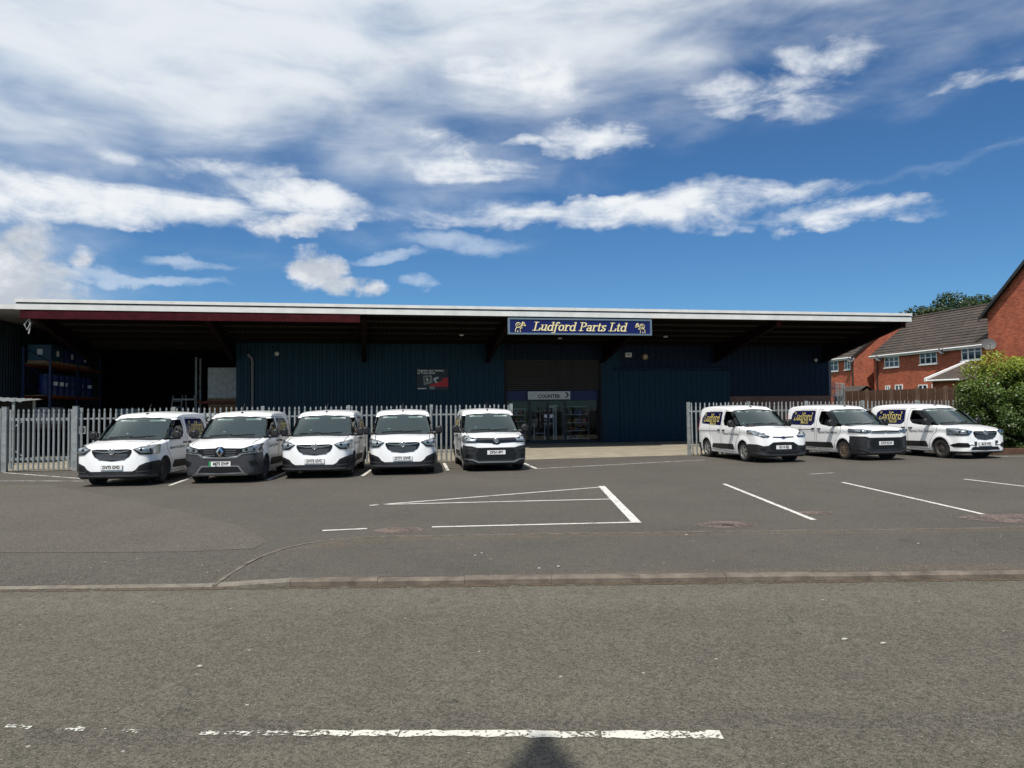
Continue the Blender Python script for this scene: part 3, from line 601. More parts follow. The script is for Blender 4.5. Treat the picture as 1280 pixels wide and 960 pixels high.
def drum(u, v, z, label, i):
    t = thing('plastic_drum', label, 'drum', bw_(u, v, z), BA + rnd.uniform(0, 3), 'blue drums on the racking')
    MB().lathe([(0, .26), (.02, .285), (.3, .29), (.32, .3), (.36, .3), (.38, .29), (.62, .29), (.64, .3), (.68, .3), (.7, .29), (.93, .285), (.95, .26)], 18, 'z').build('barrel', M['drum'], t, True)
    MB().lathe([(.95, .27), (.985, .27), (.985, .24), (.955, .24)], 18, 'z').build('lid', M['dark'], t, True)
    MB().box(-.1, .1, -.305, -.298, .45, .62).build('paper_label', M['notice'], t)
for i in range(8):
    u = -2.1 if i % 2 else -2.65
    drum(-1.05, 5.55 + i * .7, 2.725, ['blue drum nearest the yard on the middle rack shelf', 'second blue drum from the yard on the middle rack shelf', 'third blue drum from the yard on the middle rack shelf', 'fourth blue drum from the yard on the middle rack shelf', 'fourth blue drum from the far end of the middle rack shelf', 'third blue drum from the far end of the middle rack shelf', 'second blue drum from the far end of the middle rack shelf', 'blue drum at the far end of the middle rack shelf'][i], i)
def tote(u, v, z, w, d, h, m, name, label, cat, group=None):
    t = thing(name, label, cat, bw_(u, v, z), BA, group)
    MB().bbox(-w / 2, w / 2, -d / 2, d / 2, .12, h, .03).build('body', M[m], t)
    MB().box(-w / 2, w / 2, -d / 2, d / 2, 0, .03).box(-w / 2, w / 2, -d / 2, -d / 2 + .1, .03, .12).box(-w / 2, w / 2, -.05, .05, .03, .12).box(-w / 2, w / 2, d / 2 - .1, d / 2, .03, .12).build('pallet', M['wood'], t)
    MB().box(-w * .1, w * .12, -d / 2 - .006, -d / 2 - .001, h * .45, h * .75).build('paper_label', M['wrap'], t); MB().box(w / 2 + .001, w / 2 + .006, -d * .1, d * .12, h * .4, h * .7).build('paper_label', M['notice'], t)
tote(-1.25, 6.0, 4.17, 1.0, 1.3, .85, 'teal_tote', 'storage_tote', 'teal storage tote on the rack top nearest the gate', 'tote')
tote(-1.25, 7.7, 4.17, 1.0, 1.2, .8, 'drum', 'storage_tote', 'dark blue storage tote on the rack top beside the teal one', 'tote')
tote(-1.25, 9.4, 4.17, 1.0, 1.2, .75, 'drum', 'storage_tote', 'dark blue storage tote farthest along the rack top', 'tote')
tote(-1.25, 6.2, 1.27, 1.0, 1.2, .9, 'wrap', 'wrapped_pallet', 'wrapped grey pallet load on the lowest rack shelf', 'pallet load')
tote(.6, 12.2, 0.02, 1.0, 1.2, 2.1, 'wrap', 'wrapped_pallet', 'tall grey wrapped load behind the racking end', 'pallet load')
# the second rack, against the teal wall's end
rk2 = rack('galvanised pallet rack beside the end of the teal wall', bw_(4.55, 9.4), BA, 2.3, 1.0, (2.45,), 4.75, False, bays=1)
tote(5.85, 9.9, 2.47, 1.5, .9, 1.75, 'wrap', 'wrapped_pallet', 'pale film wrapped pallet high on the rack by the teal wall', 'pallet load')
t = thing('plywood_crate', 'orange brown plywood crate under the wrapped pallet by the teal wall', 'crate', bw_(5.85, 9.9, 0), BA)
MB().box(-.72, .72, -.45, .45, .12, 2.3).build('body', M['carton'], t); MB().box(-.02, .05, -.47, -.45, .12, 2.3).box(-.72, .72, -.47, -.45, 2.2, 2.3).build('batten', M['wood'], t); MB().box(-.7, .7, -.45, .45, 0, .12).build('pallet', M['wood'], t)
t = thing('step_ladder', 'grey step ladder standing open in the dark bay', 'ladder', bw_(3.95, 8.6), BA)
for s in (-1, 1):
    MB().tube([(-.3 + s * .28, -.45, 0), (-.1 + s * .22, 0, 2.75)], .03, 6).build('stile', M['galv'], t)
    MB().tube([(.55 + s * .28, .5, 0), (.45 + s * .2, .1, 2.75)], .03, 6).build('rear_leg', M['galv'], t)
for k in range(8): MB().tube([(-.55 + .032 * k, -.4 + .05 * k, .35 + .3 * k), (-.02 + .012 * k, -.4 + .05 * k, .35 + .3 * k)], .022, 6).build('rung', M['galv'], t)
MB().box(-.32, .68, -.05, .12, 2.5, 2.58).build('cross_bar', M['galv'], t)
# lean-to shelter behind the gate
t = thing('lean_to_shelter', 'low shelter with pale corrugated roof behind the gate', 'shelter', bw_(-3.0, -1.6), BA)
k = 60; pr = [(3.9 * i / k, .018 * math.sin(2 * math.pi * i / 4)) for i in range(k + 1)]
MB().add([(a, 0, 2.52 + b - .05 * a) for a, b in pr] + [(a, 1.9, 2.62 + b - .05 * a) for a, b in pr] + [(a, 0, 2.49 + b - .05 * a) for a, b in pr], [(i, i + 1, k + 2 + i, k + 1 + i) for i in range(k)] + [(i, 2 * k + 2 + i, 2 * k + 3 + i, i + 1) for i in range(k)]).build('roof_sheet', M['galv'], t, True)
for x in (.08, 3.6):
    for y in (.1, 1.8): MB().box(x - .04, x + .04, y - .04, y + .04, 0, 2.4).build('post', M['galv'], t)
me = rib_sheet(1.15, 2.35, .2, .03).mesh('side_panel', M['clad_grey']); link('side_panel', me, t, (-.1, .05, .05)); link('side_panel', me, t, (-1.25, .05, .05))
MB().box(.1, 3.6, 1.82, 1.88, 0, 2.4).build('rear_panel', M['dark'], t)
# rope looped at the canopy's corner
rp = MB().tube([(.45, .05, 5.86), (.44, 0, 5.6), (.52, -.02, 5.35), (.4, 0, 5.1), (.3, 0, 5.3), (.42, .02, 5.5), (.5, .03, 5.3), (.46, 0, 4.95)], .025, 6).build('hanging_rope', mat('rope', (.42, .42, .40), .9))
rp.location = BO; rp.rotation_euler = (0, 0, BA); tag(rp, 'pale rope looped under the left corner of the canopy', 'rope')
# shop contents
def shelf_unit(u, v, w, h, label, lv=5):
    t = thing('display_shelves', label, 'shelves', bw_(u, v), BA)
    for x in (-w / 2, w / 2): MB().box(x - .02, x + .02, 0, .4, 0, h).build('upright', M['galv'], t)
    for k in range(lv):
        z = .15 + (h - .2) * k / (lv - 1); MB().box(-w / 2 + .02, w / 2 - .02, 0, .4, z, z + .03).build('shelf', M['notice'], t)
    cols = [mat('pack_%d' % i, c, .5) for i, c in enumerate(((.3, .02, .02), (.03, .08, .3), (.3, .3, .3), (.3, .2, .02)))] if 'pack_0' not in bpy.data.materials else [bpy.data.materials['pack_%d' % i] for i in range(4)]
    for k in range(lv - 1):
        x = -w / 2 + .06; z = .18 + (h - .2) * k / (lv - 1)
        while x < w / 2 - .25:
            a = rnd.uniform(.1, .22); hh = rnd.uniform(.12, .28); MB().box(x, x + a, .08, .3, z, z + hh).build('packet', rnd.choice(cols), t); x += a + rnd.uniform(.02, .2)
shelf_unit(24.75, WV + 1.6, 1.5, 2.0, 'stocked display shelves behind the right shop window')
shelf_unit(21.25, WV + .9, .9, 1.9, 'narrow stocked shelves behind the left shop window', 6)
t = thing('display_stand', 'white framed display stand behind the shop doors', 'stand', bw_(22.55, WV + 1.2), BA)
for x in (-.3, .3): MB().box(x - .02, x + .02, 0, .04, 0, 1.15).build('post', M['notice'], t)
for z in (.12, .5): MB().box(-.28, .28, 0, .04, z, z + .04).build('rail', M['notice'], t)
t = thing('tall_stand', 'tall pale equipment stand with angled head behind the right door', 'stand', bw_(23.45, WV + 1.5), BA)
MB().box(-.05, .02, 0, .06, 0, 1.95).box(.08, .15, 0, .06, 0, 1.9).build('column', M['notice'], t); MB().prism([(-.35, 1.9), (-.2, 2.05), (.2, 2.08), (.2, 1.95)], 'y', -.05, .2).build('head', M['notice'], t); MB().prism([(-.6, 1.25), (.05, 1.5), (.05, 1.43), (-.55, 1.17)], 'y', 0, .08).build('arm', M['notice'], t); MB().box(-.55, -.05, 0, .3, 1.0, 1.05).build('tray', M['notice'], t)

# ================================================================== signs
M['sign_navy'] = mat('sign_navy', (.006, .008, .085), .35); M['sign_frame'] = mat('sign_frame', (.16, .22, .27), .45, .3); M['gold'] = mat('sign_cream', (.80, .70, .36), .5); M['white_ink'] = mat('white_ink', (.7, .7, .7), .6); M['black_ink'] = mat('black_ink', (.012, .012, .012), .6)
s0, s1 = bl(635, 408, -.16)[0], bl(814.5, 409, -.16)[0]; zT, zB = bl(725, 398.3, -.16)[1], bl(725, 418.6, -.16)[1]; sw, shh = s1 - s0, zT - zB
sg = thing('shop_sign', 'long navy sign with cream LUDFORD PARTS LTD lettering hung on the canopy edge', 'sign', bw_((s0 + s1) / 2, -.16, (zT + zB) / 2), BA)
MB().box(-sw / 2 + .06, sw / 2 - .06, 0, .12, -shh / 2 + .06, shh / 2 - .06).build('board', M['sign_navy'], sg)
for b in ((-sw / 2, sw / 2, shh / 2 - .07, shh / 2), (-sw / 2, sw / 2, -shh / 2, -shh / 2 + .07), (-sw / 2, -sw / 2 + .08, -shh / 2 + .07, shh / 2 - .07), (sw / 2 - .08, sw / 2, -shh / 2 + .07, shh / 2 - .07)):
    MB().box(b[0], b[1], -.03, .13, b[2], b[3]).build('frame', M['sign_frame'], sg)
me = coat_mesh(roman_mesh('LudFord Parts Ltd', .545, .28, .115, .045), M['gold'])
kx = (sw * .665) / (max(v.co.x for v in me.vertices) - min(v.co.x for v in me.vertices))
link('lettering', me, sg, (-.05, -.008, -.02), (R(90), 0, 0), (kx, 1, 1))
def emblem(parent, x, flip):
    e = MB()
    def st(pts, r): e.tube([(p[0] * flip * .26, 0, p[1] * .26) for p in pts], r, 5)
    st(arc(-.25, .15, .42, .42, 20, 330, 14), .016); st(arc(-.2, .15, .2, .2, 0, 300, 9), .012)
    st([(.1, -.1), (.35, .1), (.5, .35), (.45, .62), (.7, .6), (.85, .3), (1.0, .05), (.7, .05)], .022); st(arc(.5, .3, .2, .25, 0, 330, 9), .012); st([(.5, .55), (.55, .75)], .016)
    st([(-.45, -.2), (-.72, -.5), (-.75, -1.0)], .016); st([(-.3, -.75), (-.4, -1.0)], .02); st([(.3, -.2), (.05, -.55), (.1, -1.0)], .018); st([(.3, -.2), (.45, -.35)], .014)
    o = e.build('emblem', M['gold'], parent); o.location = (x, -.012, .0)
emblem(sg, -sw / 2 + .52, 1); emblem(sg, sw / 2 - .52, -1)
# lamps under the canopy over the sign
def small(name, label, cat, u, v, z, build, group=None):
    t = thing(name, label, cat, bw_(u, v, z), BA, group); build(t); return t
M['lens'] = mat('pale_lens', (.6, .6, .58), .3)
def bulkhead(t): MB().lathe([(0, .1), (-.03, .11), (-.08, .08), (-.1, .03)], 14, 'y').build('lens', M['lens'], t, True); MB().lathe([(.0, .12), (.03, .12)], 14, 'y').build('back_plate', M['grey_pipe'], t)
for (px, py, lab) in ((346, 442, 'round bulkhead lamp beside the downpipe on the teal wall'), (1020, 450, 'round bulkhead lamp near the right end of the wall')):
    u, z = bl(px, py, WV - .1); small('wall_lamp', lab, 'lamp', u, WV - .08, z, bulkhead)
def hang(t): MB().tube([(0, 0, .35), (0, 0, .06)], .012, 6).build('stem', M['dark'], t); MB().lathe([(.06, .03), (.04, .1), (0, .12), (-.03, .06)], 12, 'z').build('lens', M['lens'], t, True)
for (px, py, lab) in ((577, 419, 'small ceiling lamp under the canopy left of the sign'), (700, 423, 'small ceiling lamp under the canopy below the sign'), (832, 421, 'small ceiling lamp under the canopy right of the sign')):
    u, z = bl(px, py, 3.6); small('ceiling_lamp', lab, 'lamp', u, 3.6, z, hang)
u, z = bl(785.5, 443.5, WV - .1); small('alarm_box', 'white alarm box high on the wall right of the shutter', 'alarm', u, WV - .1, z, lambda t: (MB().bbox(-.19, .19, -.05, .06, -.13, .13, .03).build('cover', M['notice'], t), MB().box(-.08, .08, -.056, -.051, -.03, .03).build('badge', M['grey_pipe'], t)))
u, z = bl(806.5, 446, WV - .1); small('siren', 'round amber siren beside the white alarm box', 'siren', u, WV - .1, z, lambda t: (MB().lathe([(.04, .17), (-.03, .17), (-.05, .15)], 18, 'y').build('housing', mat('amber_plastic', (.32, .17, .06), .5), t, True), MB().lathe([(-.051, .09), (-.09, .05)], 14, 'y').build('lens', M['lens'], t, True)))
# battery poster
a, zt = bl(521, 461, WV - .06); b, zb = bl(560.5, 487.2, WV - .06); w, h = b - a, zt - zb
ps = thing('poster', 'black battery poster with red corner on the teal wall', 'poster', bw_((a + b) / 2, WV - .06, (zt + zb) / 2), BA)
MB().box(-w / 2, w / 2, 0, .02, -h / 2, h / 2).build('panel', mat('poster_black', (.012, .011, .014), .4), ps)
def flat(parent, name, poly, m, y): MB().prism(poly, 'y', y, y + .004).build(name, M[m], parent)
M['poster_red'] = mat('poster_red', (.45, .018, .02), .5); M['poster_grey'] = mat('poster_grey', (.24, .26, .25), .5); M['poster_pale'] = mat('poster_pale', (.55, .56, .55), .5)
flat(ps, 'red_field', [(-.13 * w, -.27 * h), (.02 * w, -.20 * h), (.27 * w, -.08 * h), (.32 * w, .06 * h), (.495 * w, .07 * h), (.495 * w, -.36 * h), (-.02 * w, -.36 * h)], 'poster_red', -.006)
flat(ps, 'battery_picture', [(-.3 * w, .17 * h), (-.03 * w, .2 * h), (.0, -.17 * h), (-.28 * w, -.28 * h)], 'poster_grey', -.012); flat(ps, 'battery_picture', [(-.26 * w, .1 * h), (-.1 * w, .12 * h), (-.09 * w, -.08 * h), (-.25 * w, -.12 * h)], 'black_ink', -.015); flat(ps, 'battery_picture', [(-.22 * w, .05 * h), (-.17 * w, .08 * h), (-.12 * w, -.06 * h), (-.21 * w, -.07 * h)], 'poster_pale', -.018)
flat(ps, 'hand_picture', [(.02 * w, .05 * h), (.17 * w, .13 * h), (.2 * w, .06 * h), (.1 * w, -.02 * h), (.16 * w, -.18 * h), (.08 * w, -.16 * h), (.03 * w, -.04 * h)], 'poster_pale', -.010)
flat(ps, 'badge', [(-.1 * w, -.33 * h), (.06 * w, -.33 * h), (.06 * w, -.47 * h), (-.1 * w, -.47 * h)], 'poster_grey', -.012); flat(ps, 'small_print', [(-.48 * w, -.41 * h), (-.2 * w, -.41 * h), (-.2 * w, -.46 * h), (-.48 * w, -.46 * h)], 'poster_pale', -.012)
for k, s in enumerate(('Upgrade your battery', 'to Yuasa Silver')): link('lettering', coat_mesh(text_mesh(s, .155, 'LEFT', .004), M['white_ink']), ps, (-w * .48, -.008, h * (.42 - k * .12)), (R(90), 0, 0))
# counter sign hanging half behind the shutter
a, zt = bl(660, 489.5, WV); b, zb = bl(713, 498.6, WV); w = b - a
cs = thing('counter_sign', 'white COUNTER sign with black arrow under the roller shutter', 'sign', bw_((a + b) / 2, WV + .03, (zt + zb) / 2 - .02), BA)
MB().box(-w / 2, w / 2, 0, .03, -.2, .23).build('panel', mat('sign_white', (.62, .63, .62), .5), cs)
link('lettering', coat_mesh(text_mesh('COUNTER', .26, 'CENTER', .008), M['black_ink']), cs, (-.02, -.006, -.04), (R(90), 0, 0))
MB().prism([(w / 2 - .28, .18), (w / 2 - .16, .02), (w / 2 - .3, -.13), (w / 2 - .21, -.13), (w / 2 - .07, .02), (w / 2 - .18, .18)], 'y', -.008, -.002).build('arrow', M['black_ink'], cs)
MB().tube([(-w / 2 + .15, -.004, -.05), (-w / 2 + .22, -.004, .1), (-w / 2 + .3, -.004, .0), (-w / 2 + .38, -.004, .13), (-w / 2 + .5, -.004, .12)], .008, 4).build('emblem', M['poster_grey'], cs)

# ================================================================== palisade fences and gate
def pale_mesh(h=2.0):
    rows = ((.05, .034), (h - .17, .034), (h - .12, .022), (h - .07, .033), (h, .003)); vs = []
    for z, w in rows: vs += [(-w, 0, z), (-w * .35, -.022, z), (w * .35, -.022, z), (w, 0, z), (0, .012, z)]
    fs = [(i * 5 + j, i * 5 + (j + 1) % 5, (i + 1) * 5 + (j + 1) % 5, (i + 1) * 5 + j) for i in range(len(rows) - 1) for j in range(5)] + [(4, 3, 2, 1, 0), tuple(range(20, 25))]
    return MB().add(vs, fs).mesh('pale', M['galv'])
PALE = pale_mesh()
def palisade(label, p0, d, length, group=None, sp=0.17, post_first=True, post_last=True, name='palisade_fence', z=0.0, pale=None, h=2.0):
    t = thing(name, label, 'fence', (p0.x, p0.y, z), math.atan2(d.y, d.x), group)
    n = int(length / sp)
    for i in range(n):
        o = link('pale', pale or PALE, t, (sp * (i + .5), -.03, rnd.uniform(-.015, .015)), (0, rnd.gauss(0, .007), rnd.uniform(-.12, .12)))
    for zz in (.34, h - .36):
        MB().box(0, length, 0, .006, zz, zz + .05).box(0, length, .006, .05, zz, zz + .006).build('rail', M['galv'], t)
    k = max(1, round(length / 2.75))
    for i in range(k + 1):
        if (i == 0 and not post_first) or (i == k and not post_last): continue
        x = length * i / k
        MB().box(x - .05, x + .05, .05, .06, 0, h + .02).box(x - .05, x + .05, .145, .155, 0, h + .02).box(x - .004, x + .004, .06, .145, 0, h + .02).build('post', M['galv'], t)
    return t
def at_px(px, p0, d):          # distance along a ground line where a photograph column meets it
    r = ray(px, 560); n = Vector((-r.y, r.x)); e = CAM - p0; return (e.x * n.x + e.y * n.y) / (d.x * n.x + d.y * n.y)
g0, g1, g2, g3 = at_px(6, F0, FD), at_px(93.5, F0, FD), at_px(99, F0, FD), at_px(640, F0, FD)
palisade('long galvanised palisade fence behind the left row of vans', F0 + FD * g2, FD, g3 - g2, post_first=True)
palisade('galvanised palisade fence left of the yard gate', F0 + FD * (g0 - 6.2), FD, 6.0)
# gate leaf with box frame and braces
gt = thing('palisade_gate', 'galvanised palisade gate with diagonal corner braces', 'gate', F0 + FD * (g0 + .12), math.atan2(FD.y, FD.x)); gl = g1 - g0 - .2
nn = 12
for i in range(nn): link('pale', PALE, gt, (.13 + (gl - .22) * i / (nn - 1), -.03, .0))
for z in (.36, 1.62): MB().box(.06, gl - .06, 0, .05, z, z + .09).build('rail', M['galv'], gt)
for x in (0, gl - .06): MB().box(x, x + .06, 0, .06, .1, 1.98).build('stile', M['galv'], gt)
for z0, z1 in ((1.35, 1.62), (.72, .45)): MB().prism([(.06, z0), (.42, z1), (.42, z1 + .05), (.06, z0 + .05)], 'y', .01, .04).build('brace', M['galv'], gt)
for i, (x, lab) in enumerate(((g0, 'square galvanised gate post on the hinge side at the left edge'), (g1 + .02, 'square galvanised gate post on the latch side'))):
    gp = thing('gate_post', lab, 'post', F0 + FD * x, math.atan2(FD.y, FD.x)); MB().bbox(-.075, .075, -.075, .075, 0, 2.06, .008).build('shaft', M['galv'], gp); MB().box(-.08, .08, -.08, .08, 2.06, 2.075).build('cap', M['galv'], gp)
    if i: MB().box(.1, .3, -.02, .06, 1.18, 1.42).build('lock_box', M['galv'], gp); MB().box(.13, .27, -.026, -.02, 1.22, 1.38).build('lock_plate', M['dark'], gp)
# notice on the fence between the first two vans
fx = at_px(258, F0, FD); fp = F0 + FD * fx
fs = thing('fence_notice', 'pale notice with black letters on the fence between the two leftmost vans', 'sign', (fp.x, fp.y, 1.5), math.atan2(FD.y, FD.x))
MB().box(-.34, .34, .0, .01, -.2, .3).build('panel', mat('notice_grey', (.42, .43, .43), .5), fs)
link('lettering', coat_mesh(text_mesh('SO', .26, 'CENTER', .01), M['black_ink']), fs, (.02, -.008, .08), (R(90), 0, 0)); link('lettering', coat_mesh(text_mesh('N', .22, 'CENTER', .01), M['black_ink']), fs, (-.05, -.008, -.12), (R(90), 0, 0))
palisade('galvanised palisade fence behind the right row of vans', R0, RD, 12.4)
# ================================================================== houses beyond the yard
FB = Vector((-.222, .975, 0)).normalized(); HA = math.atan2(-FB.y, -FB.x); HX = -FB; HY = Vector((-HX.y, HX.x, 0))
M['tile'] = None
def tile_mat():
    m = bpy.data.materials.new('roof_tiles'); m.use_nodes = True; nt = m.node_tree; N, Lk = nt.nodes.new, nt.links.new; b = nt.nodes['Principled BSDF']; b.inputs['Roughness'].default_value = .9
    tc = N('ShaderNodeTexCoord'); mp = N('ShaderNodeMapping'); mp.inputs['Scale'].default_value = (1, .0, 1.0); Lk(tc.outputs['Object'], mp.inputs[0]); sx = N('ShaderNodeSeparateXYZ'); Lk(tc.outputs['Object'], sx.inputs[0]); cb = N('ShaderNodeCombineXYZ'); Lk(sx.outputs[0], cb.inputs[0]); Lk(sx.outputs[1], cb.inputs[1])
    br = N('ShaderNodeTexBrick'); Lk(cb.outputs[0], br.inputs['Vector']); br.inputs['Scale'].default_value = 1; br.inputs['Brick Width'].default_value = .33; br.inputs['Row Height'].default_value = .3; br.inputs['Mortar Size'].default_value = .012
    br.inputs['Color1'].default_value = (.050, .038, .030, 1); br.inputs['Color2'].default_value = (.074, .056, .044, 1); br.inputs['Mortar'].default_value = (.04, .032, .028, 1)
    n = N('ShaderNodeTexNoise'); n.inputs['Scale'].default_value = .8; n.inputs['Detail'].default_value = 8; Lk(tc.outputs['Object'], n.inputs['Vector']); mx = N('ShaderNodeMix'); mx.data_type = 'RGBA'; mx.blend_type = 'OVERLAY'; mx.inputs[0].default_value = .5; Lk(br.outputs[0], mx.inputs[6]); Lk(n.outputs[0], mx.inputs[7]); Lk(mx.outputs[2], b.inputs['Base Color']); return m
M['tile'] = tile_mat(); M['upvc'] = mat('white_upvc', (.78, .78, .77), .4); M['house_glass'] = mat('window_glass', (.03, .045, .06), .06, spec=.8); M['black_pipe'] = mat('black_pipe', (.02, .02, .02), .5); M['dish'] = mat('dish_grey', (.095, .095, .10), .5, spec=.2)
def tiled(parent, quad, rows, th=.05):      # a roof slope laid in real overlapping courses; quad: eave L, eave R, ridge R, ridge L
    a, b, c, d = [Vector(q) for q in quad]; nrm = (b - a).cross(d - a).normalized()
    if nrm.z < 0: nrm = -nrm
    mb = MB()
    for i in range(rows):
        t0, t1 = i / rows, (i + 1.12) / rows; t1 = min(t1, 1)
        p = [a.lerp(d, t0), b.lerp(c, t0), b.lerp(c, t1), a.lerp(d, t1)]
        q = [p[0] + nrm * th, p[1] + nrm * th, p[2] + nrm * .008, p[3] + nrm * .008]
        mb.add(p + q, [(4, 5, 6, 7), (0, 1, 5, 4), (1, 2, 6, 5), (3, 0, 4, 7), (0, 3, 2, 1)])
    return mb.build('roof_slope', M['tile'], parent)
def window(parent, x, z, w, h, y=0.0, panes=2, bars=True):
    f = MB(); t = .07
    for b in ((x, x + w, z, z + t), (x, x + w, z + h - t, z + h), (x, x + t, z + t, z + h - t), (x + w - t, x + w, z + t, z + h - t)): f.box(b[0], b[1], y - .05, y + .05, b[2], b[3])
    for i in range(1, panes): f.box(x + w * i / panes - .045, x + w * i / panes + .045, y - .045, y + .05, z + t, z + h - t)
    if bars: f.box(x + t, x + w - t, y - .035, y + .02, z + h * .55 - .02, z + h * .55 + .02)
    o = f.build('window', M['upvc'], parent)
    for i in range(panes): MB().box(x + w * i / panes + .04, x + w * (i + 1) / panes - .04, y - .02, y - .005, z + .06, z + h - .06).build('pane', M['house_glass'], o)
    MB().box(x - .06, x + w + .06, y - .12, y, z - .07, z).build('sill', M['upvc'], o); return o
def house(label, org, length, depth, eave, rise, ends=(True, True), rows=14):
    t = thing('brick_house', label, 'house', org, HA)
    MB().prism([(0, 0), (depth, 0), (depth, eave), (depth / 2, eave + rise), (0, eave)], 'x', 0, length).build('wall', M['brick'], t)
    o = .3
    e0 = eave - o * rise / (depth / 2) + .05; tiled(t, [(-.1, -o, e0), (length + .1, -o, e0), (length + .1, depth / 2, eave + rise + .05), (-.1, depth / 2, eave + rise + .05)], rows)
    tiled(t, [(length + .1, depth + o, e0), (-.1, depth + o, e0), (-.1, depth / 2, eave + rise + .05), (length + .1, depth / 2, eave + rise + .05)], rows)
    MB().tube([(-.1, depth / 2, eave + rise + .08), (length + .1, depth / 2, eave + rise + .08)], .09, 8).build('ridge', M['tile'], t)
    MB().box(-.1, length + .1, -o + .02, -.02, e0 - .16, e0 - .03).build('eaves_board', M['upvc'], t); MB().tube([(-.1, -o - .04, e0 - .02), (length + .1, -o - .04, e0 - .02)], .055, 8).build('gutter', M['upvc'], t)
    for x, s in ((-.1, -1), (length + .1, 1)): MB().prism([(-o, e0), (-o, e0 - .16), (depth / 2, eave + rise - .12), (depth + o, e0 - .16), (depth + o, e0), (depth / 2, eave + rise + .03)], 'x', min(x, x + s * .03), max(x, x + s * .03)).build('bargeboard', M['upvc'] if s < 0 else M['black_pipe'], t)
    return t
def on_house(px, py, org, y=0.0):
    r = ray(px, py); t = ((org - CAM).dot(HY) + y) / r.dot(HY); p = CAM + r * t; return (p - org).dot(HX), p.z
BO_ = Vector((28.55, 58.3, 0)); BLn = 10.7
hb = house('middle brick terrace house with brown tiled roof and three upper windows', BO_, BLn, 7.8, 5.9, 2.95)
for (xa, ya, xb, yb) in ((1106, 445, 1124.5, 459), (1150, 439, 1172, 455), (1202, 430, 1228, 450)):
    xL, zt = on_house(xa, ya + 1, BO_); xR, _ = on_house(xb, yb, BO_); _, zb = on_house((xa + xb) / 2, yb, BO_); zt = on_house((xa + xb) / 2, (ya + 1), BO_)[1]
    window(hb, xL, zb, xR - xL, zt - zb, 0, 3)
for (xa, ya, xb, yb) in ((1107, 482, 1113, 486), (1119, 481, 1129, 486), (1148, 481, 1160, 487), (1165, 480, 1174, 486)):
    xL, zt = on_house(xa, ya, BO_); xR, zb = on_house(xb, yb + 8, BO_); window(hb, xL, zb, xR - xL, zt - zb, 0, 2, False)
MB().tube([(.5, -.1, 0), (.5, -.1, 5.6)], .05, 6).build('downpipe', M['black_pipe'], hb)
# lean-to porch of the middle house
pz0, pz1 = 3.55, 4.75
MB().prism([(-3.1, 0), (-.01, 0), (-.01, 3.4), (-3.1, 3.4)], 'x', 9.3, BLn + .9).build('porch_wall', M['brick'], hb)
qa, qb, qc, qd = Vector((9.1, -3.4, 3.55)), Vector((9.1, -.02, 4.78)), Vector((BLn + 1.1, -.02, 3.5)), Vector((BLn + 1.1, -3.4, 3.45)); dz = Vector((0, 0, -.1))
MB().add([qa, qb, qc, qd, qa + dz, qb + dz, qc + dz, qd + dz], [(0, 1, 2), (0, 2, 3), (4, 6, 5), (4, 7, 6), (0, 4, 5, 1), (1, 5, 6, 2), (2, 6, 7, 3), (3, 7, 4, 0)]).build('porch_roof', M['tile'], hb)
MB().add([qa + Vector((-.08, -.1, .06)), qb + Vector((-.08, 0, .06)), qb + Vector((.1, 0, .06)), qa + Vector((.1, -.1, .06)), qa + Vector((-.08, -.1, -.16)), qb + Vector((-.08, 0, -.16)), qb + Vector((.1, 0, -.16)), qa + Vector((.1, -.1, -.16))], [(0, 1, 2, 3), (4, 7, 6, 5), (0, 4, 5, 1), (2, 6, 7, 3), (0, 3, 7, 4), (1, 5, 6, 2)]).build('porch_bargeboard', M['upvc'], hb)
MB().tube([qa + Vector((.1, -.02, -.12)), qd + Vector((0, -.02, -.05))], .06, 8).build('porch_gutter', M['upvc'], hb); MB().tube([(BLn + 1.12, -3.4, 3.4), (BLn + 1.12, 0, 3.42)], .05, 8).build('porch_gutter', M['dish'], hb)
CLn = 8.0; CO = Vector((27.3, 59.0, 0)) + FB * CLn
hc = house('far brick house behind the canopy corner with gable end facing the yard', CO, CLn, 7.8, 5.9, 2.95)
for (xa, ya, xb, yb) in ((1036.5, 450, 1048.5, 464), (1056, 448, 1063.5, 462)):
    xL, _ = on_house(xa, ya, CO); xR, _ = on_house(xb, yb, CO); zt = on_house((xa + xb) / 2, ya + 1, CO)[1]; zb = on_house((xa + xb) / 2, yb, CO)[1]; window(hc, xL, zb, xR - xL, zt - zb, 0, 2)
MB().tube([(CLn - .05, -.08, 0), (CLn - .05, -.08, 5.7)], .05, 6).build('downpipe', M['black_pipe'], hc)
AO = BO_ + HX * (BLn + .12) - HY * .12
ha = thing('brick_house', 'tall brick gabled house at the right edge above the hedge', 'house', AO, HA)
MB().prism([(0, 0), (8.6, 0), (8.6, 7.75), (4.3, 11.6), (0, 7.75)], 'y', 0, 9).build('wall', M['brick'], ha)
for s in (0, 1):
    e, r_ = ((-.42, 7.45), (4.3, 11.72)) if s == 0 else ((9.02, 7.45), (4.3, 11.72))
    q = [(e[0], 9.1, e[1]), (e[0], -.3, e[1]), (r_[0], -.3, r_[1]), (r_[0], 9.1, r_[1])] if s == 0 else [(e[0], -.3, e[1]), (e[0], 9.1, e[1]), (r_[0], 9.1, r_[1]), (r_[0], -.3, r_[1])]
    tiled(ha, q, 14)
    MB().prism([(e[0], e[1] + .03), (e[0], e[1] - .2), (r_[0], r_[1] - .24), (r_[0], r_[1] + .02)], 'y', -.34, -.3).build('bargeboard', M['black_pipe'], ha)
for k in range(14):
    for x in (k * .3 + .1,): MB().box(x, x + .13, -.06, 0, 7.55 + x * .893 - .25, 7.55 + x * .893 - .08).build('dentil_brick', M['brick'], ha)
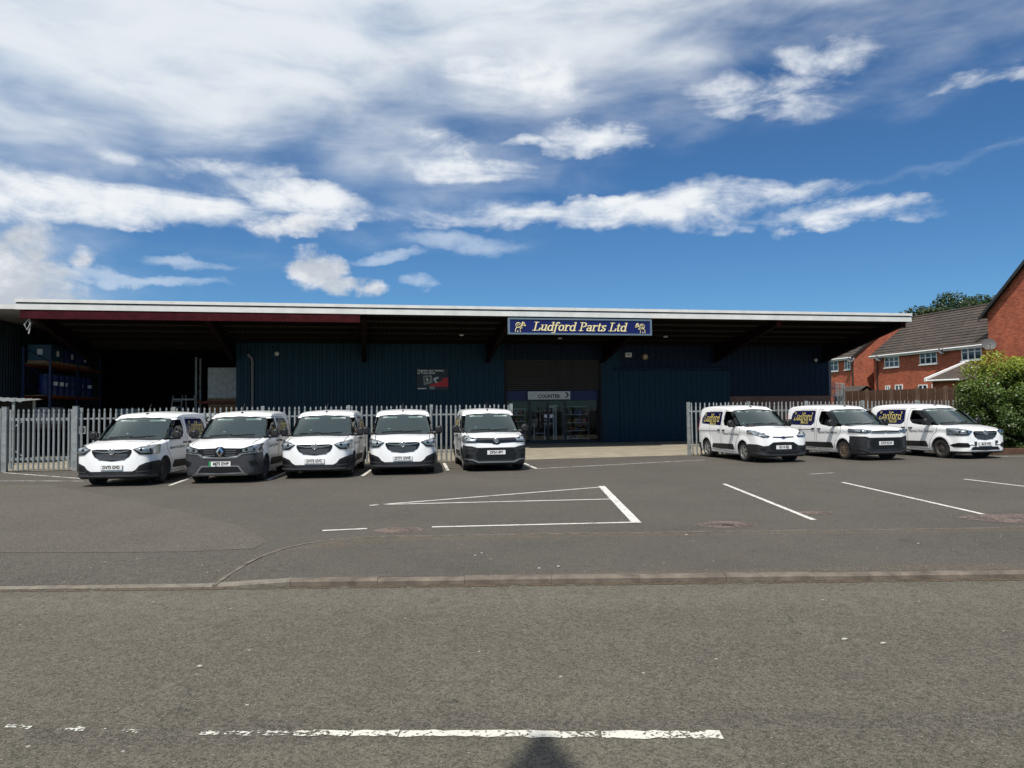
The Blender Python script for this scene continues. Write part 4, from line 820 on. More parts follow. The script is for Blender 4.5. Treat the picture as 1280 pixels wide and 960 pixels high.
def dish(px, py, org, r, label, y=-.3):
    x, z = on_house(px, py, org, y); p = org + HX * x + HY * y
    t = thing('satellite_dish', label, 'satellite dish', (p.x, p.y, z), 0, None)
    aim = Vector((-.35, -.85, .38)).normalized().to_track_quat('Z', 'Y').to_euler()
    d = MB().lathe([(-.0, .02), (.02, r * .5), (.09, r), (.075, r), (.005, r * .5), (-.02, .02)], 18, 'z').build('dish', M['dish'], t, True); d.rotation_euler = aim
    a = MB().tube([(0, -r * .95, .08), (0, -r * .5, .45)], .015, 5).cbox((0, -r * .45, .48), (.08, .12, .08)).build('arm', M['dish'], t); a.rotation_euler = aim
    w = MB().tube([tuple(Vector((0, 0, 0))), tuple(HY * .3 + Vector((0, 0, -.12)))], .02, 5).build('wall_bracket', M['black_pipe'], t)
dish(1236, 431, BO_, .40, 'large grey satellite dish at the corner of the gabled house', -.55); dish(1177, 439, BO_, .24, 'small satellite dish between the middle and right upper windows'); dish(1098, 448, BO_, .26, 'small satellite dish by the left eaves of the middle house'); dish(1063, 450, CO, .24, 'small satellite dish on the far house above its window')
# garden fence, bank, shed
W0, W1 = Vector((20.5, 45.6, 0)), Vector((23.6, 37.6, 0)); WD = (W1 - W0).normalized(); WLn = (W1 - W0).length
bank = [(19.9, 43.6), (20.2, 45.5), W0.xy[:], W1.xy[:], (24.6, 34.5), (60, 34.5), (60, 95), (19, 95), (19.4, 60)]
struct(MB().prism([tuple(p) for p in bank], 'z', -.2, .82).build('bank', M['grass']))
M['fencewood'] = mat('brown_fence_timber', (.085, .042, .026), .9, noise=(3, .35, 7)); M['post_wood'] = mat('fence_batten', (.15, .09, .06), .9, noise=(4, .3))
nb = 5; pw = WLn / nb
for i in range(nb):
    p = W0 + WD * (pw * i)
    t = thing('garden_fence', ['wooden garden fence panel nearest the warehouse corner', 'second wooden garden fence panel from the warehouse corner', 'middle wooden garden fence panel below the brick houses', 'fourth wooden garden fence panel from the warehouse corner', 'wooden garden fence panel next to the hedge'][i], 'fence', (p.x, p.y, .8), math.atan2(WD.y, WD.x), 'wooden garden fence panels')
    me = None
    for k in range(14): MB().box(.06 + k * (pw - .1) / 14, .06 + (k + .96) * (pw - .1) / 14, -.012 - .012 * (k % 2), .0, .02, 1.93 + rnd.uniform(-.01, .01)).build('board', M['fencewood'], t)
    for k in range(4): MB().box(.1 + k * (pw - .15) / 3.2, .14 + k * (pw - .15) / 3.2, -.06, -.026, .0, 1.98).build('batten', M['post_wood'], t)
    for z in (.3, 1.0, 1.7): MB().box(0, pw, .0, .04, z, z + .07).build('rail', M['fencewood'], t)
    MB().box(-.05, .05, -.07, .03, -.8, 2.03).build('post', M['post_wood'], t)
PALE2 = pale_mesh(2.4)
p0 = bw_(uE + .25, WV + .1); palisade('tall palisade fence between warehouse corner and garden fence', p0, (W0 - p0).normalized(), (W0 - p0).length - .05, sp=.36, z=.82, pale=PALE2, h=2.4)
sx_, sy_ = DP(1069, 484, 50).x, 50
t = thing('garden_shed', 'small dark shed roof peeping over the garden fence', 'shed', (sx_, sy_, .82), HA)
MB().box(-1, 1, -.9, .9, 0, 1.75).build('wall', M['fencewood'], t); tiled(t, [(-1.15, -1.1, 1.68), (1.15, -1.1, 1.68), (1.15, 0, 2.35), (-1.15, 0, 2.35)], 4, .02); tiled(t, [(1.15, 1.1, 1.68), (-1.15, 1.1, 1.68), (-1.15, 0, 2.35), (1.15, 0, 2.35)], 4, .02)
# ================================================================== hedge and tree
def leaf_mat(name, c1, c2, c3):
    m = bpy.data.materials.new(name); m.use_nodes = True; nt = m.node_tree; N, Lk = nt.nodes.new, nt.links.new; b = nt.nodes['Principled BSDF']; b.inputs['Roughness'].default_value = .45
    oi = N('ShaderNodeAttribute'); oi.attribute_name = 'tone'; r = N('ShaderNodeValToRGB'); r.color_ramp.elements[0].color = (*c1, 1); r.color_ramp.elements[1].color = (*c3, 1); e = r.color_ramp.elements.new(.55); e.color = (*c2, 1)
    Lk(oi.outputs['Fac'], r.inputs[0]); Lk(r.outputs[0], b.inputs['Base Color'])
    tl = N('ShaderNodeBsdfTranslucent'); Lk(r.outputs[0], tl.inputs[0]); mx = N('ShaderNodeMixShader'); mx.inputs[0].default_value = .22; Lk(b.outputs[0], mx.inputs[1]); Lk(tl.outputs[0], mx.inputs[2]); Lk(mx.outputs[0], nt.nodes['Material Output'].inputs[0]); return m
def foliage(name, parent, clumps, per, size, m, seed, topbias=.0, flat_n=.0, tone_f=None):
    g = np.random.default_rng(seed); P, S = [], []
    for (cx, cy, cz, r) in clumps:
        d = g.normal(size=(per, 3)); d /= np.linalg.norm(d, axis=1)[:, None]; rr = r * (0.45 + 0.55 * g.random(per) ** .45) * (1 + .12 * g.normal(size=per))
        P.append(np.array((cx, cy, cz)) + d * rr[:, None] * np.array((1, 1, .85))); S.append(d)
    P = np.concatenate(P); S = np.concatenate(S); n = len(P)
    nrm = S * .8 + g.normal(size=(n, 3)) * .6 + np.array((0, 0, .35)); nrm /= np.linalg.norm(nrm, axis=1)[:, None]
    a = np.cross(nrm, g.normal(size=(n, 3))); a /= np.linalg.norm(a, axis=1)[:, None]; b = np.cross(nrm, a)
    L = size * (.7 + .6 * g.random(n)); Wd = L * (.38 + .2 * g.random(n))
    v = np.stack([P - a * L[:, None], P + b * Wd[:, None] - nrm * (L * .12)[:, None], P + a * L[:, None], P - b * Wd[:, None] - nrm * (L * .12)[:, None]], 1).reshape(-1, 3)
    me = bpy.data.meshes.new(name); me.vertices.add(4 * n); me.vertices.foreach_set('co', v.ravel()); me.loops.add(4 * n); me.loops.foreach_set('vertex_index', np.arange(4 * n)); me.polygons.add(n); me.polygons.foreach_set('loop_start', np.arange(n) * 4); me.update(calc_edges=True)
    tone = g.random(n) if tone_f is None else np.clip(tone_f(P, g), 0, 1)
    at = me.attributes.new('tone', 'FLOAT', 'FACE'); at.data.foreach_set('value', tone.astype(np.float32)); me.materials.append(m); return link(name, me, parent)
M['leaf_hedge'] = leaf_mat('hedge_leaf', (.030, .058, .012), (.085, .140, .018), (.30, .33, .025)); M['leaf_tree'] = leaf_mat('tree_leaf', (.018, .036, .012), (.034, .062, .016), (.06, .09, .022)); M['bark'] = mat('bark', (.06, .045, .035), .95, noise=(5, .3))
hx, hy = 20.5, 28.4
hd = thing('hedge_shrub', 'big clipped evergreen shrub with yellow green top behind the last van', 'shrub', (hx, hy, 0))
g = np.random.default_rng(5); cl = []
for i in range(150):
    while True:
        p = g.uniform(-1, 1, 3)
        q = abs(p[0]) ** 2.6 + abs(p[1]) ** 2.6 + max(0, p[2]) ** 2.3
        if p[2] > -.95 and .35 < q < .92: break
    cl.append((p[0] * 3.15 * (1 + .05 * g.normal()), p[1] * 2.4, 1.85 + p[2] * 1.95, .26 + .34 * g.random() ** 1.5))
foliage('crown', hd, cl, 520, .055, M['leaf_hedge'], 3, tone_f=lambda P, g: .16 + .75 * np.clip((P[:, 2] - 1.3) / 2.3, 0, 1) ** 1.4 + .3 * (g.random(len(P)) - .4))  # tone rises with height: sunlit top put into the yellow-green leaf colour
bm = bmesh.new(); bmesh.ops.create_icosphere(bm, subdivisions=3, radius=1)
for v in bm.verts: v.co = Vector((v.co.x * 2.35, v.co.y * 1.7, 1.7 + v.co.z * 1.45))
me = bpy.data.meshes.new('shade_core'); bm.to_mesh(me); bm.free(); me.materials.append(mat('shade_twigs', (.012, .014, .008), 1)); link('shade_core', me, hd)  # solid near-black core: the shade inside the shrub is put into its colour
for i in range(9): a = i * .7; MB().tube([(.3 * math.cos(a), .3 * math.sin(a), 0), (1.6 * math.cos(a), 1.2 * math.sin(a), 1.8)], .06, 6, .02).build('stem', M['bark'], hd)
# soil strip and low timber edge under the hedge
struct(sheet('planting_bed', [(15.9, 27.4), (17.2, 26.5), (30, 27.8), (30, 33), (17, 33)], .006, M['earth']))
be = thing('timber_edging', 'low brown timber edging in front of the hedge', 'edging', (17.1, 26.45, 0), math.atan2(1.0, 9.8))
for k in range(4): MB().bbox(k * 2.4, k * 2.4 + 2.38, 0, .12, 0, .22 + rnd.uniform(-.01, .01), .01).build('sleeper', M['fencewood'], be)
def tree(label, loc, h, cz, rx, rz, ncl, per, leaf, seed):
    t = thing('tree', label, 'tree', loc)
    MB().tube([(0, 0, 0), (.1, 0, h * .3), (0, .1, h * .62)], .38, 10, .16).build('trunk', M['bark'], t, True); g = np.random.default_rng(seed)
    for i in range(7): a = i * .9; MB().tube([(0, 0, h * (.28 + .04 * i)), (rx * .35 * math.cos(a), rx * .35 * math.sin(a), h * .55), (rx * .7 * math.cos(a), rx * .7 * math.sin(a), h * .72)], .13, 6, .03).build('limb', M['bark'], t)
    cl = []
    for i in range(ncl):
        p = g.normal(size=3); p /= np.linalg.norm(p); r = g.random() ** .4; cl.append((p[0] * rx * r, p[1] * rx * r, cz + p[2] * rz * r, rx * (.16 + .12 * g.random())))
    foliage('crown', t, cl, per, leaf, M['leaf_tree'], seed)
def place_tree(label, px, py_top, y, **k):
    p = DP(px, py_top, y); tree(label, (p.x, p.y, .5), p.z - .5, **k)
p = DP(1200, 371, 85); tree('dark green tree crown rising behind the terrace roof', (p.x, p.y, 0), p.z, p.z - 3.6, 5.0, 3.6, 90, 260, .17, 11)
p = DP(1232, 371, 88); tree('smaller dark tree crown beside the gabled house roof', (p.x, p.y, 0), p.z, p.z - 3.0, 3.6, 2.9, 56, 260, .17, 12)
p = DP(1163, 381, 82); tree('low dark tree crown at the end of the terrace roof ridge', (p.x, p.y, 0), p.z, p.z - 2.9, 3.9, 2.9, 76, 260, .16, 13)

# guessed street lamp, added out of view and shaped for its foreground shadow
sl_ = thing('guessed_street_lamp', 'guessed unseen street lamp added to cast the soft shadow at the picture foot', 'street lamp', (-2.0, -4.45, .03))
MB().tube([(0, 0, 0), (0, 0, 1.4)], .11, 10).tube([(0, 0, 1.4), (0, 0, 11.6), (0, .12, 11.9), (0, .5, 12.0)], .07, 10).build('column', M['galv'], sl_, True)
MB().prism([(-.06, .45), (.06, .45), (.18, .75), (.20, 1.25), (.06, 1.7), (-.02, 1.72), (-.16, 1.35), (-.18, .75)], 'z', 11.93, 12.03).build('lantern', M['galv'], sl_); MB().box(-.12, .12, .8, 1.3, 11.91, 11.929).build('lens', M['lens'], sl_)
# ================================================================== the vans
M['paint'] = mat('van_white_paint', (.87, .87, .86), .28, coat=.6, noise=(1.3, .03, 6), spec=.4)
M['plastic'] = mat('bumper_plastic', (.016, .0165, .018), .5, noise=(4, .2)); M['plastic_grey'] = mat('bumper_plastic_grey', (.036, .037, .041), .5, noise=(4, .15)); M['blackgloss'] = mat('gloss_black', (.007, .007, .008), .3); M['seam'] = mat('panel_gap', (.05, .05, .052), .9)
M['chrome'] = mat('chrome', (.62, .63, .65), .18, 1.0); M['silver'] = mat('silver_trim', (.30, .31, .32), .35, .7); M['tyre'] = mat('tyre_rubber', (.022, .021, .020), .9, noise=(9, .3)); M['steel'] = mat('wheel_steel', (.07, .062, .055), .6, .4, noise=(6, .3)); M['alloy'] = mat('alloy_wheel', (.38, .38, .37), .4, .7); M['dusty'] = mat('brake_dusted_cover', (.15, .115, .08), .6, .3, noise=(8, .25))
M['cabin'] = mat('cabin_plastic', (.075, .08, .08), .7); M['seat'] = mat('seat_fabric', (.06, .065, .07), .9); M['visor'] = mat('visor', (.55, .58, .56), .7); M['screen'] = glass_mat('windscreen_glass', (.58, .72, .69), 1.5); M['sideglass'] = glass_mat('cab_glass', (.22, .25, .25), .8)

def painted_sheen(m, col, f):                             # inner reflections painted as a pale diffuse colour mixed into the glass
    nt = m.node_tree; out = nt.nodes['Material Output']; src = out.inputs[0].links[0].from_socket; d = nt.nodes.new('ShaderNodeBsdfDiffuse'); d.inputs[0].default_value = (*col, 1); x = nt.nodes.new('ShaderNodeMixShader'); x.inputs[0].default_value = f; nt.links.new(src, x.inputs[1]); nt.links.new(d.outputs[0], x.inputs[2]); nt.links.new(x.outputs[0], out.inputs[0])
painted_sheen(M['screen'], (.34, .46, .44), .095)
M['lamp_glass'] = glass_mat('lamp_glass', (.9, .92, .93), .6); M['reflector'] = mat('lamp_reflector', (.50, .50, .49), .35, .5); M['panel_navy'] = mat('livery_navy', (.007, .008, .055), .15, coat=.5); M['livery_gold'] = mat('livery_yellow', (.70, .58, .16), .4); M['livery_ink'] = mat('livery_ink', (.06, .07, .10), .6); M['plate'] = mat('plate_white', (.76, .76, .74), .4); M['plate_green'] = mat('plate_green', (.01, .30, .09), .4); M['amber'] = mat('amber_lens', (.5, .16, .01), .25)

def pch(pts):                                   # monotone smooth curve through points
    X = [p[0] for p in pts]; Y = [p[1] for p in pts]; n = len(X); h = [X[i + 1] - X[i] for i in range(n - 1)]; d = [(Y[i + 1] - Y[i]) / h[i] for i in range(n - 1)]; m = [d[0]] + [0] * (n - 2) + [d[-1]]
    for i in range(1, n - 1):
        if d[i - 1] * d[i] > 0: w1, w2 = 2 * h[i] + h[i - 1], h[i] + 2 * h[i - 1]; m[i] = (w1 + w2) / (w1 / d[i - 1] + w2 / d[i])
    def f(x):
        if x <= X[0]: return Y[0]
        if x >= X[-1]: return Y[-1]
        i = max(j for j in range(n - 1) if X[j] <= x); t = (x - X[i]) / h[i]
        return (1 + 2 * t) * (1 - t) ** 2 * Y[i] + t * (1 - t) ** 2 * h[i] * m[i] + t * t * (3 - 2 * t) * Y[i + 1] + t * t * (t - 1) * h[i] * m[i + 1]
    return f
def body_mesh(S, off=0.0, y0=None, y1=None, zmin=None):
    L, WF, ZT, ZB = S['L'], S['WF'], S['ZT'], S['ZB']; belt = S['belt']; ax = S['axles']
    ys = [0, .006, .015, .03, .05, .08, .12, .17, .23, .3, .38, .46, .54, .62, .70, .78, .86, .93, S['cowl'] - .03, S['cowl'], S['cowl'] + .04]
    y = S['cowl'] + .12
    while y < L - .5: ys.append(y); y += .085
    ys += [L - .42, L - .33, L - .25, L - .18, L - .12, L - .07, L - .035, L - .012, L]
    if y0 is not None: ys = [y0] + [q for q in ys if y0 + .01 < q < y1 - .01] + [y1]
    rings = []
    for y in ys:
        yy = y
        if y0 is None: yy = y - off * (1 - 2 * y / L)
        w = WF(y) + off; zt = ZT(y) + off; zb = (ZB(y) if zmin is None else zmin) - off
        cs = min(1, max(0, (y - S['cowl']) / .12)); rs = min(1, max(0, (y - S['head'] + .1) / .35))     # hood -> screen -> roof
        rx = (.16 * (1 - cs) + .045 * cs) * (1 - rs) + .17 * rs; rz = (.085 * (1 - cs) + .05 * cs) * (1 - rs) + .085 * rs; cr = (.035 * (1 - cs) + .13 * cs) * (1 - rs) + .03 * rs
        if y < .15: rz = min(rz, .03 + y * .4); cr *= .3 + y / .15 * .7
        rx = max(.02, rx + off * .5); rz = max(.015, rz + off * .5)
        def xs(z):
            x = w - max(0, z - belt) * S['tum'] - max(0, z - belt - .45) * S['tum'] * .6 - max(0, .5 - z) * .10 - max(0, belt - z) * .01 + .012 * math.exp(-((z - belt + .06) / .05) ** 2)
            for a in ax:
                r = math.hypot(y - a, z - .34)
                if z < .95: x += .030 * math.exp(-((r - .40) / .07) ** 2) * (1 if y > .1 else 0)
            return x
        zs1 = max(zb + .1, zt - cr - rz); half = [(0, zb), (w * .45, zb), (xs(zb) - .07, zb), (xs(zb + .03) - .012, zb + .025)]
        n = 17
        for i in range(n): z = zb + .06 + (zs1 - zb - .06) * i / (n - 1); half.append((xs(z), z))
        xt = xs(zs1)
        for i in range(1, 5): t = i / 4 * math.pi / 2; half.append((xt - rx * (1 - math.cos(t)), zs1 + rz * math.sin(t)))
        xe = xt - rx; ze = zs1 + rz
        for i in range(1, 7): t = i / 6; half.append((xe * (1 - t), ze + (zt - ze) * (1 - (1 - t) ** 2)))
        ring = [(x, yy, z) for x, z in half] + [(-x, yy, z) for x, z in half[-2:0:-1]]; rings.append(ring)
    k = len(rings[0]); mb = MB(); vs = [p for r in rings for p in r]; fs = [(i * k + j, i * k + (j + 1) % k, (i + 1) * k + (j + 1) % k, (i + 1) * k + j) for i in range(len(rings) - 1) for j in range(k)]
    fs += [tuple(range(k))[::-1], tuple(range((len(rings) - 1) * k, len(rings) * k))]
    return mb.add(vs, fs).mesh('body')
def tri(me):
    bm = bmesh.new(); bm.from_mesh(me); bmesh.ops.triangulate(bm, faces=bm.faces[:]); bmesh.ops.recalc_face_normals(bm, faces=bm.faces[:]); bm.to_mesh(me); bm.free(); return me
def boolean(a, b, op):
    oa = bpy.data.objects.new('a', a); ob = bpy.data.objects.new('b', b); COL.objects.link(oa); COL.objects.link(ob)
    md = oa.modifiers.new('b', 'BOOLEAN'); md.operation = op; md.object = ob; md.solver = SOLVER
    dg = bpy.context.evaluated_depsgraph_get(); r = bpy.data.meshes.new_from_object(oa.evaluated_get(dg)); bpy.data.objects.remove(oa); bpy.data.objects.remove(ob); return r
SOLVER = 'MANIFOLD'
def px_(poly, y0, y1): return tri(MB().prism(poly, 'y', y0, y1).mesh('p'))
def py_(poly, x0, x1): return tri(MB().prism(poly, 'x', x0, x1).mesh('p'))
def sym(half): return half + [(-x, z) for x, z in half[::-1] if abs(x) > 1e-6]
def flip(poly): return [(-x, z) for x, z in poly][::-1]
def finish(me, m, smooth=True, ang=30):
    me.materials.clear(); me.materials.append(M[m])
    return shade(me, ang) if smooth else me
def round_poly(pts, r=.04, n=3):
    out = []
    k = len(pts)
    for i in range(k):
        p, a, b = Vector(pts[i]), Vector(pts[i - 1]), Vector(pts[(i + 1) % k]); da, db = (a - p), (b - p); rr = min(r, da.length * .45, db.length * .45); a1, b1 = p + da.normalized() * rr, p + db.normalized() * rr
        for t in range(n + 1): t /= n; q = a1 * (1 - t) ** 2 + p * 2 * t * (1 - t) + b1 * t * t; out.append((q.x, q.y))
    return out
def wheel_meshes(r, style):
    ty = MB().lathe([(-.095, r * .66), (-.105, r * .70), (-.105, r * .86), (-.095, r * .95), (-.075, r), (.075, r), (.095, r * .95), (.105, r * .86), (.105, r * .70), (.095, r * .66)], 32, 'x', close=False).mesh('tyre', M['tyre'], True)
    rm = MB().lathe([(-.085, r * .67), (-.098, r * .665), (-.098, r * .62), (-.06, r * .58), (-.05, r * .42), (-.072, r * .28), (-.072, r * .12), (-.085, r * .1), (-.085, .001)], 28, 'x', close=False)
    if style == 'steel':
        for i in range(8): a = i * math.pi / 4; rm.lathe([(-.062, .018), (-.066, .001)], 8, 'x', (0, r * .5 * math.cos(a), r * .5 * math.sin(a)), False)
        m = M['steel']
    else:
        n = 5 if style == 'alloy' else 10; rm = MB().lathe([(-.085, r * .67), (-.1, r * .665), (-.1, r * .61), (-.03, r * .57), (-.03, .001)], 28, 'x', close=False)
        rm.lathe([(-.09, .07), (-.1, .06), (-.1, .001)], 14, 'x', (0, 0, 0), False)
        for i in range(n):
            a = i * 2 * math.pi / n; c, s = math.cos(a), math.sin(a); w0, w1 = (.032, .045) if n == 5 else (.014, .022)
            q = [(-.1, .05 * c - w0 * s, .05 * s + w0 * c), (-.1, .05 * c + w0 * s, .05 * s - w0 * c), (-.092, r * .62 * c + w1 * s, r * .62 * s - w1 * c), (-.092, r * .62 * c - w1 * s, r * .62 * s + w1 * c)]
            rm.add(q + [(x + .05, y, z) for x, y, z in q], [(0, 1, 2, 3), (0, 4, 5, 1), (1, 5, 6, 2), (2, 6, 7, 3), (3, 7, 4, 0)])
        m = M['alloy' if style == 'alloy' else 'dusty']
    return ty, rm.mesh('rim', m, True)
DW = round_poly([(1.02, 1.10), (1.30, 1.345), (1.58, 1.56), (1.80, 1.625), (2.20, 1.63), (2.27, 1.30), (2.12, 1.16), (1.75, 1.115)], .05)
PN = round_poly([(2.50, 1.65), (3.74, 1.64), (3.92, 1.54), (3.98, 1.27), (3.92, 1.13), (2.66, 1.12), (2.50, 1.22)], .05)
def combo_base(**k):
    S = dict(L=4.40, belt=1.04, tum=.165, axles=(.89, 3.675), cowl=1.06, head=1.86, wr=.325, door_win=DW, panel=PN,
             WF=pch([(0, .60), (.015, .70), (.04, .775), (.09, .835), (.18, .880), (.35, .905), (.7, .918), (1.5, .925), (3.6, .922), (4.1, .905), (4.3, .87), (4.4, .80)]),
             ZT=pch([(0, .90), (.02, .945), (.06, .975), (.15, 1.01), (.4, 1.065), (.8, 1.12), (1.06, 1.16), (1.30, 1.345), (1.60, 1.565), (1.86, 1.725), (2.1, 1.80), (2.6, 1.845), (3.4, 1.86), (4.0, 1.835), (4.25, 1.795), (4.36, 1.72), (4.4, 1.60)]),
             ZB=pch([(0, .27), (.05, .215), (.3, .19), (1, .20), (4.0, .22), (4.4, .32)]), screen=[(.0, 1.165), (.815, 1.15), (.70, 1.655), (.0, 1.70)], rim='steel', door=(1.00, 2.36), mir=(1.32, 1.18))
    S.update(k); return S
def front(name, m, poly, lift=.012, y1=.6, y0=-.2, smooth=True, sub=None, cut=False): return dict(name=name, m=m, poly=poly, lift=lift, y1=y1, y0=y0, sub=sub, cut=cut)
LAMP_C = [(.49, .925), (.70, .985), (.86, 1.02), (1.0, 1.03), (1.0, .79), (.84, .775), (.66, .785)]
COMBO_F = [
 front('bumper', 'plastic', sym([(0, .375), (.50, .375), (.58, .42), (.66, .52), (.80, .58), (1.1, .66), (1.1, .0), (0, .0)]), .014, .56),
 front('bumper_lip', 'plastic_grey', sym([(0, .285), (.52, .285), (.62, .30), (.9, .29), (.9, .255), (0, .245)]), .035, .45),
 ('pair', front('fog_recess', 'blackgloss', [(.62, .40), (.70, .49), (.88, .54), (.88, .42), (.68, .38)], .02, .45)), ('pair', front('fog_surround', 'plastic_grey', [(.57, .40), (.62, .345), (.9, .37), (.9, .395), (.66, .375)], .03, .45)),
 front('grille', 'blackgloss', sym([(0, .915), (.38, .925), (.475, .905), (.47, .835), (.41, .735), (.27, .66), (0, .63)]), .012, .3),
 ('bars', 'silver', [.665, .695, .725, .755, .785], .38, .016), ('pair', front('chrome_wing', 'chrome', [(.06, .835), (.06, .875), (.22, .865), (.42, .895), (.42, .875), (.2, .835)], .03, .3)),
 ('badge', 'round', .862, .085)]
COMBO = combo_base(lamp=LAMP_C, feats=COMBO_F, plate_z=.475)
COMBO_W = combo_base(lamp=LAMP_C, plate_z=.50, feats=[COMBO_F[4], COMBO_F[5], COMBO_F[6], COMBO_F[7],
 front('lower_grille', 'blackgloss', sym([(0, .405), (.50, .405), (.58, .31), (0, .29)]), .01, .4), ('pair', front('fog_recess', 'blackgloss', [(.60, .455), (.68, .535), (.88, .545), (.93, .455), (.90, .40), (.64, .40)], .01, .5)), ('pair', front('fog_trim', 'paint', [(.45, .50), (.60, .515), (.61, .49), (.45, .47)], .02, .4)),
 front('splitter', 'plastic', sym([(0, .235), (.6, .235), (.75, .26), (1.0, .25), (1.0, 0), (0, 0)]), .012, .52)])
NEWC = combo_base(lamp=[(.55, .97), (.70, 1.00), (.84, 1.045), (1.0, 1.06), (1.0, .86), (.80, .845), (.56, .845)], plate_z=.56, feats=[
 front('visor_band', 'blackgloss', sym([(0, .975), (.56, .985), (.60, .93), (.56, .85), (.12, .83), (.09, .80), (0, .795)]), .01, .3), ('badge', 'round', .90, .075),
 front('bumper', 'plastic', sym([(0, .70), (.55, .70), (.70, .745), (1.1, .775), (1.1, 0), (0, 0)]), .014, .56), ('pair', front('bumper_fold', 'plastic_grey', [(.64, .66), (.90, .69), (.9, .67), (.68, .635)], .028, .4)),
 front('lower_grille', 'blackgloss', sym([(0, .67), (.50, .67), (.60, .50), (.55, .36), (0, .36)]), .02, .4), ('pair', front('fog_recess', 'blackgloss', [(.70, .50), (.86, .53), (.88, .44), (.72, .42)], .024, .45)),
 front('bumper_lip', 'silver', sym([(0, .30), (.5, .30), (.68, .37), (.9, .38), (.9, .355), (.70, .335), (.54, .262), (0, .262)]), .032, .45)])
KANG = combo_base(lamp=[(.50, .88), (.66, .925), (.86, .985), (1.0, 1.0), (1.0, .80), (.86, .765), (.74, .785), (.58, .75), (.50, .76)], plate_z=.50, door_win=round_poly([(1.06, 1.10), (1.33, 1.345), (1.60, 1.56), (1.80, 1.63), (2.25, 1.64), (2.34, 1.18), (1.75, 1.115)], .05), panel=round_poly([(2.45, 1.635), (3.55, 1.62), (3.75, 1.52), (3.80, 1.20), (2.48, 1.15)], .06), feats=[
 front('grille', 'blackgloss', sym([(0, .90), (.52, .885), (.54, .79), (.42, .70), (0, .655)]), .010, .3), ('bars', 'silver', [.715, .775, .83], .40, .016), front('chrome_line', 'chrome', sym([(0, .665), (.40, .675), (.52, .765), (.60, .765), (.86, .785), (.86, .77), (.62, .745), (.55, .735), (.42, .64), (0, .63)]), .026, .4),
 ('badge', 'diamond', .80, .15), front('bumper', 'plastic_grey', sym([(0, .63), (.42, .64), (.55, .735), (.80, .755), (1.1, .79), (1.1, 0), (0, 0)]), .014, .56),
 front('skid_plate', 'silver', sym([(0, .455), (.46, .455), (.60, .27), (.70, .225), (.64, .20), (0, .20)]), .026, .4), front('lower_grille', 'blackgloss', sym([(0, .425), (.44, .425), (.54, .29), (0, .265)]), .032, .4), ('pair', front('fog_recess', 'blackgloss', [(.70, .56), (.90, .60), (.90, .45), (.74, .46)], .022, .45))])
CONN = combo_base(L=4.42, rim='alloy', axles=(.90, 3.56), cowl=1.10, head=1.95, belt=1.06,
 ZT=pch([(0, .82), (.03, .88), (.08, .93), (.2, 1.0), (.45, 1.085), (.85, 1.165), (1.10, 1.20), (1.34, 1.37), (1.66, 1.60), (1.95, 1.765), (2.15, 1.825), (2.6, 1.865), (3.4, 1.875), (4.0, 1.85), (4.25, 1.81), (4.37, 1.72), (4.42, 1.6)]), screen=[(.0, 1.205), (.80, 1.19), (.70, 1.69), (.0, 1.735)],
 lamp=[(.46, .855), (.60, .93), (.74, 1.005), (1.0, 1.10), (1.0, .99), (.84, .86), (.70, .815), (.52, .815)], plate_z=.50, door_win=round_poly([(1.14, 1.15), (1.36, 1.345), (1.68, 1.60), (1.86, 1.655), (2.26, 1.66), (2.32, 1.33), (2.22, 1.17), (1.8, 1.15)], .05), panel=round_poly([(2.45, 1.65), (3.75, 1.64), (4.02, 1.40), (4.0, 1.22), (2.47, 1.17)], .05), door=(1.08, 2.40), mir=(1.42, 1.2), feats=[
 front('upper_slot', 'blackgloss', sym([(0, .835), (.36, .845), (.37, .815), (0, .795)]), .008, .3), ('badge', 'oval', .82, .07), front('bumper', 'plastic', sym([(0, .66), (.36, .655), (.52, .555), (.70, .545), (.86, .60), (1.1, .60), (1.1, 0), (0, 0)]), .014, .56),
 front('grille', 'blackgloss', sym([(0, .67), (.34, .66), (.47, .56), (.42, .42), (0, .42)]), .022, .4), ('bars', 'plastic_grey', [.46, .53, .60], .36, .03), front('lower_grille', 'blackgloss', sym([(0, .36), (.52, .37), (.46, .295), (0, .285)]), .022, .4), ('pair', front('fog_recess', 'blackgloss', [(.60, .47), (.78, .50), (.80, .42), (.62, .41)], .022, .45)), front('bumper_lip', 'plastic_grey', sym([(0, .27), (.5, .28), (.72, .33), (.9, .34), (.9, .30), (.6, .235), (0, .225)]), .03, .45)])
